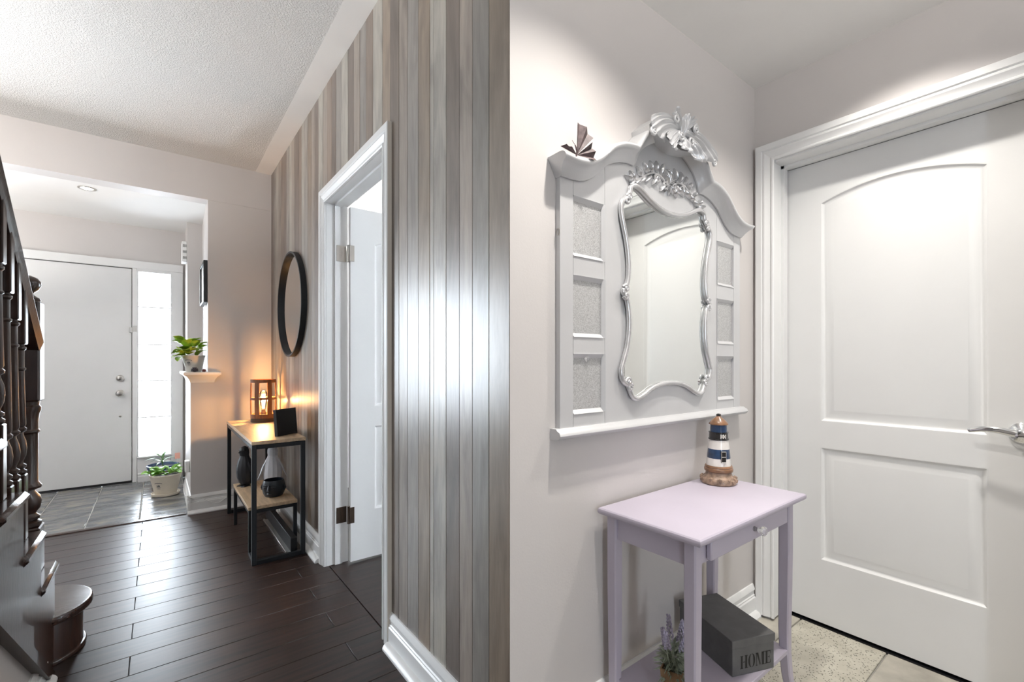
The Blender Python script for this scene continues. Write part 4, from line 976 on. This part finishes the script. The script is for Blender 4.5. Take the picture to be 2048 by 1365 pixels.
mf_ = part('mirror_frame', MB().tube([(x, 0.941, z) for x, z in loop], 0.0085, 10, closed=True), 'silver_leaf', om, 60)
def scroll(cx, cz, r0, turns, dirn, a0, y=0.938, rad=0.006):
    pts = []; n = int(14*turns)
    for i in range(n+1):
        t_ = i/n; a = a0+dirn*2*PI*turns*t_; r_ = r0*(1-0.8*t_)
        pts.append((cx+r_*math.cos(a), y-0.004*t_, cz+r_*math.sin(a)))
    return pts, [rad*(1-0.25*i/n) for i in range(n+1)]
for s_ in (-1, 1):
    for cx, cz, a0, dr in ((-.252, 1.378, 0.3, 1), (-.252, 1.354, -0.3, -1), (-.236, 1.676, 0.0, 1), (-.244, 1.660, 2.6, -1), (-.238, 1.078, 0.0, 1), (-.229, 1.058, 2.6, -1)):
        p, r_ = scroll(XC+s_*cx, cz, 0.012, 1.2, dr*s_*-1, a0 if s_ < 0 else PI-a0); part('frame_scroll', MB().tube(p, r_, 8), 'silver_leaf', mf_, 60)
# carved applique
def lens(mb, x, z, ang, ln, wd, ht, y0=0.951, bend=0.0):
    rws = []; n = 8
    for i in range(n+1):
        t_ = i/n; w_ = wd*math.sin(PI*(0.04+0.92*t_))**0.8*(1.1-0.5*t_)
        aa = ang+bend*(t_-0.5); cx = x+ln*t_*math.cos(ang+bend*t_*0.5); cz = z+ln*t_*math.sin(ang+bend*t_*0.5)
        nx, nz = -math.sin(aa), math.cos(aa)
        rws.append([(cx+nx*w_*q*0.5, y0-ht*math.sin(PI*(0.1+0.8*t_))*(1-q*q)**0.5-0.0005, cz+nz*w_*q*0.5) for q in (-1, -.6, -.15, 0, .15, .6, 1)])
        # vein: dip at the centre
        r_ = rws[-1]; c_ = r_[3]; r_[3] = (c_[0], c_[1]+ht*0.35, c_[2])
    mb.grid(rws)
ap = MB(); ra = random.Random(11)
for s_ in (-1, 1):
    A_ = lambda a: a if s_ > 0 else PI-a
    path = [(0.02, 1.775), (0.05, 1.790), (0.085, 1.793), (0.12, 1.782), (0.15, 1.765), (0.18, 1.748), (0.205, 1.740)]
    ap.tube(spline([(XC+s_*x, 0.947, z) for x, z in path], 4), 0.0045, 6)
    for x, z, a, ln, wd in ((0.02, 1.790, 1.9, 0.050, 0.016), (0.045, 1.795, 1.5, 0.050, 0.015), (0.07, 1.797, 1.1, 0.045, 0.014), (0.095, 1.792, 0.8, 0.045, 0.014), (0.03, 1.775, -1.4, 0.045, 0.015), (0.055, 1.782, -1.0, 0.050, 0.015), (0.08, 1.786, -1.5, 0.042, 0.013),
                            (0.105, 1.782, -1.1, 0.045, 0.015), (0.12, 1.785, 0.5, 0.045, 0.016), (0.14, 1.770, -1.2, 0.036, 0.014), (0.155, 1.765, 0.4, 0.040, 0.015), (0.165, 1.755, -1.0, 0.040, 0.014), (0.19, 1.745, 0.3, 0.040, 0.018), (0.19, 1.742, -0.9, 0.038, 0.016), (0.205, 1.742, -0.2, 0.042, 0.016), (0.125, 1.780, 1.5, 0.028, 0.01)):
        lens(ap, XC+s_*x, z, A_(a), ln*0.95, wd*1.45, 0.016, bend=0.7*s_)
    for cx, cz, dr in ((0.030, 1.765, 1), (0.075, 1.775, -1)):
        p, r_ = scroll(XC+s_*cx, cz, 0.017, 1.4, dr*s_, 1.2, y=0.944, rad=0.005); ap.tube(p, r_, 6)
for a in (0.6, 1.1, 1.57, 2.04, 2.5): lens(ap, XC, 1.775, a, 0.055, 0.018, 0.016)
for a in (-2.2, -1.57, -0.9): lens(ap, XC, 1.775, a, 0.040, 0.016, 0.016)
part('carved_applique', ap, 'silver_leaf', om, 60, recalc=False)
# carved crest over the crown
cr = MB()
def lobe(mb, p0, a0, a1, L0, L1, w0, w1, ribs, y0, dome, curl=0.012, nu=14, nv=36, sc=0.035):
    """ridged acanthus lobe: flows from p0 along a bending direction, scalloped at its tip"""
    rws = []
    for iv in range(nv+1):
        v = -1+2*iv/nv; row_ = []
        Lv = (L0+(L1-L0)*(v+1)/2)*(1+sc*math.cos(ribs*PI*v))*(1-0.34*v*v)
        for iu in range(nu+1):
            u = iu/nu; a = a0+(a1-a0)*u; w_ = w0+(w1-w0)*u**0.8
            cx = p0[0]+Lv*u*math.cos((a0+a)/2); cz = p0[1]+Lv*u*math.sin((a0+a)/2)
            rid = math.cos(ribs*PI*v)*0.0042*min(1, 2.2*u)
            y = y0-dome*math.cos(v*PI/2)**0.7*math.sin(PI*(0.12+0.6*u))-rid-curl*max(0, u-0.72)*3.4*(1 if u < 0.95 else 0.5)
            row_.append((cx-math.sin(a)*w_*v, y, cz+math.cos(a)*w_*v))
        rws.append(row_)
    mb.grid(rws)
for s_ in (-1, 1):
    A_ = lambda a: a if s_ > 0 else PI-a
    lobe(cr, (XC+s_*0.022, 1.952), A_(0.10), A_(-0.80), 0.185, 0.185, s_*0.016, s_*0.050, 5, 0.902, 0.026)
    lobe(cr, (XC+s_*0.030, 1.925), A_(-0.55), A_(-0.95), 0.100, 0.100, s_*0.014, s_*0.036, 4, 0.892, 0.022)
    lobe(cr, (XC+s_*0.006, 1.925), A_(-1.15), A_(-1.45), 0.060, 0.060, s_*0.012, s_*0.024, 3, 0.896, 0.020)
    lobe(cr, (XC+s_*0.008, 1.945), A_(1.0), A_(0.55), 0.075, 0.075, s_*0.010, s_*0.028, 4, 0.896, 0.016)
    for cx, cz, r0, dr in ((0.062, 1.962, 0.017, 1), (0.030, 1.912, 0.017, -1), (0.186, 1.880, 0.013, -1)):
        p, r_ = scroll(XC+s_*cx, cz, r0, 1.5, dr*s_, 0.8 if s_ > 0 else PI-0.8, y=0.880, rad=0.0052); cr.tube(p, r_, 8)
lobe(cr, (XC, 1.925), PI/2, PI/2, 0.070, 0.070, 0.012, 0.026, 4, 0.892, 0.018)
# solid block behind the leaves so the crest has depth back to the wall
blk = [(-.175, 1.885), (-.182, 1.912), (-.14, 1.950), (-.07, 1.975), (-.02, 1.985), (.02, 1.985), (.07, 1.975), (.14, 1.950), (.182, 1.912), (.175, 1.885), (.12, 1.905), (.06, 1.890), (0, 1.880), (-.06, 1.890), (-.12, 1.905)]
cr.prism([(XC+x, z) for x, z in blk], 'y', 0.900, YW)
part('carved_crest', cr, 'silver_paint', om, 60, recalc=False)
# hanging ring on the side
part('hanging_ring', MB().tube([(xl-0.003, 0.956+0.006*math.cos(t_), 1.515+0.010*math.sin(t_)) for t_ in [i*2*PI/14 for i in range(14)]], 0.0012, 6, closed=True), 'nickel', om)

# butterfly on the crown corner
bf = thing('butterfly_ornament', (XC-0.50, 0.915, 1.722), 'small dark folded paper butterfly clipped on the mirror crown', 'ornament')
B0 = Vector((XC-0.502, 0.912, 1.726))
def wing(dirs, name):
    mb = MB(); n = len(dirs); vs = [B0+Vector((0, 0, 0.002))]
    for i, (a, ln, dy) in enumerate(dirs): vs.append(B0+Vector((math.cos(a)*ln, dy+(0.006 if i % 2 else -0.006), math.sin(a)*ln)))
    mb.add(vs, [(0, i, i+1) for i in range(1, n)]); mb2 = MB().add([v+Vector((0, 0.0012, 0)) for v in vs], [(0, i, i+1) for i in range(1, n)])
    mb.add(mb2.v, mb2.f)
    part(name, mb, 'butterfly_paper', bf, 0, recalc=False)
wing([(1.75-0.22*i, 0.088-0.004*abs(i-1), -0.012) for i in range(5)], 'upper_wing')
wing([(0.80-0.22*i, 0.060, -0.015) for i in range(5)], 'lower_wing')
wing([(2.95-0.2*i, 0.060-0.008*i, 0.01) for i in range(5)], 'back_wing')
part('butterfly_body', MB().tube([B0+Vector((-0.004, 0, -0.006)), B0+Vector((0, -0.002, 0.012)), B0+Vector((-0.012, -0.004, 0.026))], [0.002, 0.004, 0.0015], 6).tube([B0+Vector((-0.012, -0.004, 0.026)), B0+Vector((-0.026, -0.006, 0.034))], 0.0007, 5), 'butterfly_paper', bf)

# ------------------------------------------------------------------ lilac side table
TX0, TX1, TY0, TY1, TZ = 1.072, 1.742, 0.614, 0.952, 0.694
lt2 = thing('side_table', ((TX0+TX1)/2, (TY0+TY1)/2, 0), 'lilac painted side table with one drawer and lower shelf', 'table')
part('table_top', slabpoly([(TX0, TY0), (TX1, TY0), (TX1, TY1), (TX0, TY1)], TZ-0.022, TZ, 0.009), 'lilac_paint', lt2, 20)
ax0, ax1, ay0, ay1 = TX0+0.028, TX1-0.028, TY0+0.030, TY1-0.012
za, zb = 0.600, TZ-0.022
part('apron', MB().box(ax0+0.010, ax0+0.028, ay0+0.03, ay1-0.03, za, zb), 'lilac_paint', lt2)
part('apron', MB().box(ax1-0.028, ax1-0.010, ay0+0.03, ay1-0.03, za, zb), 'lilac_paint', lt2)
part('apron', MB().box(ax0+0.03, ax1-0.03, ay1-0.022, ay1-0.006, za, zb), 'lilac_paint', lt2)
part('apron', MB().box(ax0+0.03, ax1-0.03, ay0+0.012, ay0+0.028, za, zb), 'lilac_paint', lt2)
dr_ = part('drawer', MB().box(ax0+0.070, ax1-0.062, ay0-0.006, ay0+0.0115, za+0.006, zb-0.006, 0.004), 'lilac_paint', lt2, 40)
kx = (ax0+ax1)/2+0.004; kz = (za+zb)/2+0.006
mb = MB().lathe([(0.007, 0), (0.008, 0.003), (0.006, 0.006), (0.005, 0.012), (0.009, 0.019), (0.0145, 0.026), (0.0145, 0.031), (0.009, 0.036), (0.002, 0.037)], (0,0,0), 8)
part('drawer_knob', mb.xf(Matrix.Translation((kx, ay0-0.006, kz)) @ Matrix.Rotation(PI/2, 4, 'X')), 'crystal', dr_, 10)
def tleg(cx, cy_, sx, sy):
    mb = MB(); rws = []
    for z, q, f in ((zb-0.0005, 0.0175, 0), (0.60, 0.0175, 0), (0.50, 0.0175, 0), (0.36, 0.0170, -0.001), (0.24, 0.0160, -0.002), (0.15, 0.0150, -0.001), (0.08, 0.0145, 0.003), (0.03, 0.0140, 0.009), (0.0, 0.014, 0.014)):
        x_, y_ = cx+sx*f, cy_+sy*f; c_ = 0.004
        rws.append([(x_-q+c_, y_-q, z), (x_+q-c_, y_-q, z), (x_+q, y_-q+c_, z), (x_+q, y_+q-c_, z), (x_+q-c_, y_+q, z), (x_-q+c_, y_+q, z), (x_-q, y_+q-c_, z), (x_-q, y_-q+c_, z)])
    mb.grid(rws, closeu=True); mb.f += [tuple(range(8)), tuple(range(len(mb.v)-1, len(mb.v)-9, -1))]
    return part('leg', mb, 'lilac_paint', lt2, 30)
for cx, sx in ((ax0+0.0175, -1), (ax1-0.0175, 1)):
    for cy_, sy in ((ay0+0.0175, -1), (ay1-0.0175, 0)): tleg(cx, cy_, sx, sy)
SH = 0.168
part('shelf', MB().box(ax0+0.020, ax1-0.014, ay0+0.006, ay1-0.014, SH-0.016, SH, 0.002), 'lilac_paint', lt2)

# lighthouse
lh = thing('lighthouse_ornament', (1.640, 0.868, TZ), 'ceramic lighthouse ornament with blue bands on a rocky base', 'ornament')
lc = (1.640, 0.868, TZ); u = 0.00178
def z_(py): return (972-py)*u
def lpart(name, prof, mt, seg=28): return part(name, MB().lathe(prof, lc, seg), mt, lh, 40)
lpart('rock_base', [(0.056, 0.0), (0.060, 0.004), (0.060, 0.014), (0.055, 0.024), (0.047, 0.030), (0.043, 0.044), (0.044, z_(946))], 'lh_rock')
mb = MB(); rr = random.Random(2)
for i in range(22):
    a = i*2*PI/22; r_ = 0.052+rr.uniform(0, 0.005)
    bm = bmesh.new(); bmesh.ops.create_icosphere(bm, subdivisions=1, radius=0.0095*rr.uniform(0.8, 1.15))
    mb.bm(bm, Matrix.Translation((lc[0]+r_*math.cos(a), lc[1]+r_*math.sin(a), TZ+0.013+0.007*(i % 2))))
part('rock', mb, 'lh_rock', lh, 0)
lpart('base_ring', [(0.044, z_(948)), (0.049, z_(946)), (0.050, z_(942)), (0.049, z_(940)), (0.047, z_(939)), (0.048, z_(937)), (0.045, z_(934)), (0.041, z_(934))], 'lh_rust')
lpart('tower', [(0.0425, z_(936)), (0.0395, z_(919)), (0.0395, z_(918.5))], 'lh_white')
lpart('blue_band', [(0.0398, z_(919)), (0.0402, z_(917)), (0.0372, z_(902)), (0.0368, z_(900))], 'lh_blue')
lpart('tower', [(0.0368, z_(900.5)), (0.0335, z_(884)), (0.0325, z_(881))], 'lh_white')
lpart('gallery', [(0.033, z_(882)), (0.0355, z_(881)), (0.0355, z_(879)), (0.033, z_(878)), (0.0325, z_(868)), (0.0345, z_(867)), (0.0345, z_(865.5)), (0.030, z_(865))], 'lh_black')
lpart('lantern_room', [(0.0290, z_(866)), (0.0285, z_(851)), (0.029, z_(850))], 'lh_blue')
lpart('roof', [(0.029, z_(851)), (0.033, z_(850)), (0.033, z_(848.5)), (0.024, z_(842)), (0.012, z_(836)), (0.008, z_(834)), (0.0075, z_(832))], 'lh_rust')
lpart('finial', [(0.0075, z_(833)), (0.0085, z_(832)), (0.0085, z_(829.5)), (0.004, z_(828))], 'lh_black', 12)
av = math.atan2(-lc[1], -lc[0])+0.42
mb = MB().box(-0.0095, 0.0095, -0.004, 0.004, z_(926), z_(902.5), 0.001)
Mw = Matrix.Translation((lc[0]+0.0385*math.cos(av), lc[1]+0.0385*math.sin(av), TZ)) @ Matrix.Rotation(av+PI/2, 4, 'Z')
wd_ = part('tower_window', mb.xf(Mw), 'lh_black', lh)
mb = MB().box(-0.0085, 0.0085, -0.0052, -0.0040, z_(903.8), z_(902.8)).box(-0.0075, 0.0075, -0.0052, -0.0042, z_(914.5), z_(913.5)).box(-0.0085, 0.0085, -0.0052, -0.0042, z_(925.5), z_(924.3)).box(-0.0085, -0.0078, -0.005, -0.0042, z_(925), z_(904)).box(0.0078, 0.0085, -0.005, -0.0042, z_(925), z_(904))
part('window_bars', mb.xf(Mw), 'lh_white', wd_)
mb = MB(); Mg = Matrix.Translation((lc[0]+0.0318*math.cos(av+.1), lc[1]+0.0318*math.sin(av+.1), TZ)) @ Matrix.Rotation(av+.1+PI/2, 4, 'Z')
za2, zb2 = z_(877.5), z_(869); zm = (za2+zb2)/2
for x0_ in (-0.011, -0.001):
    for p0, p1 in (((x0_, za2), (x0_+0.009, zb2)), ((x0_+0.009, za2), (x0_, zb2)), ((x0_, za2), (x0_, zb2)), ((x0_+0.009, za2), (x0_+0.009, zb2))):
        mb.tube([(p0[0], -0.0022, p0[1]), (p1[0], -0.0022, p1[1])], 0.0009, 5)
part('gallery_lattice', mb.xf(Mg), 'lh_white', lh)

# slate coloured box with cut-out word
BXc = Vector((1.522, 0.787, SH)); ba = R(-21.5); bwid, blen, bh = 0.166, 0.262, 0.113
Mb = Matrix.Translation(BXc) @ Matrix.Rotation(ba, 4, 'Z')
hb_ = thing('keepsake_box', BXc[:], 'charcoal lidded box lettered HOME on the lilac shelf', 'box')
body = part('box_body', MB().box(-bwid/2+0.003, bwid/2-0.003, -blen/2+0.003, blen/2-0.003, 0.0, bh-0.024, 0.001).xf(Mb), 'box_slate', hb_)
part('box_lid', MB().box(-bwid/2, bwid/2, -blen/2, blen/2, bh-0.026, bh, 0.0015).xf(Mb), 'box_slate', hb_)
def glyphs():
    T = 0.22; t_ = 0.06; out = []
    def r(x0, x1, z0, z1): return [(x0, z0), (x1, z0), (x1, z1), (x0, z1)]
    def serif(x0, x1): return [r(x0, x1, 0, t_), r(x0, x1, 1-t_, 1)]
    H1 = [r(0.07, 0.07+T, 0, 1), r(0.62, 0.62+T, 0, 1), r(0.33, 0.60, 0.47, 0.53)]+serif(0, 0.36)+serif(0.55, 0.91)
    O = []; n = 14
    for sgn in (-1, 1):
        o_ = [(0.42+sgn*(0.05+0.37*math.sin(PI*i/n)), 0.5+0.52*math.cos(PI*i/n)) for i in range(n+1)]
        i_ = [(0.42+sgn*(0.05+0.16*math.sin(PI*i/n)), 0.5+0.48*math.cos(PI*i/n)) for i in range(n+1)]
        for k in range(n): O.append([o_[k], o_[k+1], i_[k+1], i_[k]])
    Mm = [r(0.06, 0.13, 0, 1), r(0.80, 0.80+T, 0, 1), [(0.10, 1), (0.32, 1), (0.60, 0.05), (0.50, 0.0)], [(0.56, 0.05), (0.60, 0.14), (0.83, 1), (0.77, 1)]]+serif(0, 0.22)+serif(0.74, 1.10)
    E_ = [r(0.07, 0.07+T, 0, 1), r(0.33, 0.66, 0, t_), r(0.33, 0.66, 1-t_, 1), r(0.33, 0.55, 0.47, 0.53), [(0.60, 0.05), (0.68, 0.0), (0.70, 0.30), (0.66, 0.30)], [(0.60, 0.95), (0.66, 1), (0.70, 0.72), (0.66, 0.72)], r(0.52, 0.56, 0.38, 0.62)]+serif(0, 0.36)
    x = 0
    for gl_, wd in ((H1, 0.91), (O, 0.84), (Mm, 1.10), (E_, 0.72)):
        for p in gl_: out.append([(px_+x, pz) for px_, pz in p])
        x += wd+0.08
    return out, x-0.08
G, gw = glyphs(); gs = 0.040; mb = MB()
kx_ = 0.118/gw
for p in G:
    n = len(p); mb.add([(0.008-0.059+px_*kx_, -blen/2+0.0030-0.0006, 0.020+pz*gs) for px_, pz in p], [tuple(range(n))])
part('lettering', mb.xf(Mb), 'letter_black', body, 0, recalc=False)

# lavender in a burlap pot
LVc = Vector((1.190, 0.765, SH))
lv = thing('lavender_plant', LVc[:], 'artificial lavender sprigs in a small brown square pot', 'potted plant')
mb = MB(); rws = []
for z, q in ((0, 0.026), (0.085, 0.034), (0.085, 0.030), (0.06, 0.028)): rws.append([(LVc.x+q*math.cos(PI/4+k*PI/2+0.35)*1.3, LVc.y+q*math.sin(PI/4+k*PI/2+0.35)*1.3, SH+z) for k in range(4)])
mb.grid(rws, closeu=True); mb.f += [(3, 2, 1, 0), (12, 13, 14, 15)]
part('pot', mb, 'burlap', lv, 20)
rv = random.Random(21); fm = MB()
for i in range(170):
    a = rv.uniform(0, 2*PI); r0_ = rv.uniform(0.0, 0.026); z0_ = SH+rv.uniform(0.06, 0.13); ln = rv.uniform(0.025, 0.055); el = rv.uniform(-0.3, 1.1)
    p = Vector((LVc.x+r0_*math.cos(a), LVc.y+r0_*math.sin(a), z0_)); d = Vector((math.cos(a)*math.cos(el), math.sin(a)*math.cos(el), math.sin(el)))
    w_ = d.cross(Vector((0, 0, 1))).normalized()*rv.uniform(0.0025, 0.004); q1 = p+d*ln*0.5+Vector((0, 0, 0.003)); q2 = p+d*ln-Vector((0, 0, 0.010))
    fm.add([p-w_*0.5, p+w_*0.5, q1+w_, q2, q1-w_], [(0, 1, 2, 3, 4)])
lfo = part('foliage', fm, 'lavender_leaf', lv, 0, recalc=False); tag(lfo, kind='stuff')
for dx, dy, h_, ph in ((-0.035, -0.005, 0.205, 0.0), (0.0, 0.012, 0.225, 1.0), (0.032, 0.0, 0.200, 2.0), (0.012, -0.020, 0.180, 3.0), (-0.012, 0.018, 0.190, 4.0)):
    top = LVc+Vector((dx*1.5, dy*1.4, h_)); bot = LVc+Vector((dx*0.3, dy*0.3, 0.07))
    sk_ = part('flower_stem', MB().tube([bot, (bot+top)/2+Vector((dx*0.2, 0, 0)), top], 0.0013, 5), 'lavender_leaf', lv)
    mb = MB()
    for i in range(46):
        t_ = 0.58+0.42*i/46; p = bot.lerp(top, t_); a = i*2.4+ph; r_ = 0.0085*(1.05-0.6*(i/46))
        q = p+Vector((r_*math.cos(a), r_*math.sin(a), 0.003)); bm = bmesh.new(); bmesh.ops.create_icosphere(bm, subdivisions=1, radius=0.0032)
        mb.bm(bm, Matrix.Translation(q) @ Matrix.Diagonal((1, 1, 1.4, 1)))
    tag(part('flower_head', mb, 'lavender_bloom', sk_, 0), kind='stuff')

# ------------------------------------------------------------------ unseen uplighters added to brighten the ceilings (hall behind the viewer, front room)
def added_uplighter(x, y, z, power, label):
    pd = thing('fill_lamp', (x, y, 0), label, 'lamp', 'added ceiling fill uplighters')
    part('fill_lamp_foot', MB().lathe([(0.14, 0.0), (0.14, 0.012), (0.12, 0.02), (0.015, 0.028)], (x, y, 0), 28), 'black_metal', pd)
    part('fill_lamp_pole', MB().tube([(x, y, 0.02), (x, y, z-0.10)], 0.011, 10), 'black_metal', pd)
    part('fill_lamp_bowl', MB().lathe([(0.02, -0.11), (0.08, -0.09), (0.15, -0.04), (0.17, -0.015), (0.165, -0.015), (0.14, -0.04), (0.075, -0.082), (0.02, -0.10)], (x, y, z), 32), 'nickel', pd)
    l = light('fill_uplight', 'SPOT', (x, y, z), power, (1.0, 0.955, 0.90), 0.10, rot=(PI, 0, 0), spot=R(172), blend=0.25); l.parent = pd; l.location = (0, 0, z)
added_uplighter(-1.75, 2.75, 1.62, 135, 'added uplighter brightening the front room ceiling')
added_uplighter(0.10, -1.2, 1.72, 105, 'added uplighter for the hallway ceiling behind the viewer')
added_uplighter(-1.9, 5.0, 1.55, 50, 'added uplighter by the front room window for the entry ceiling')
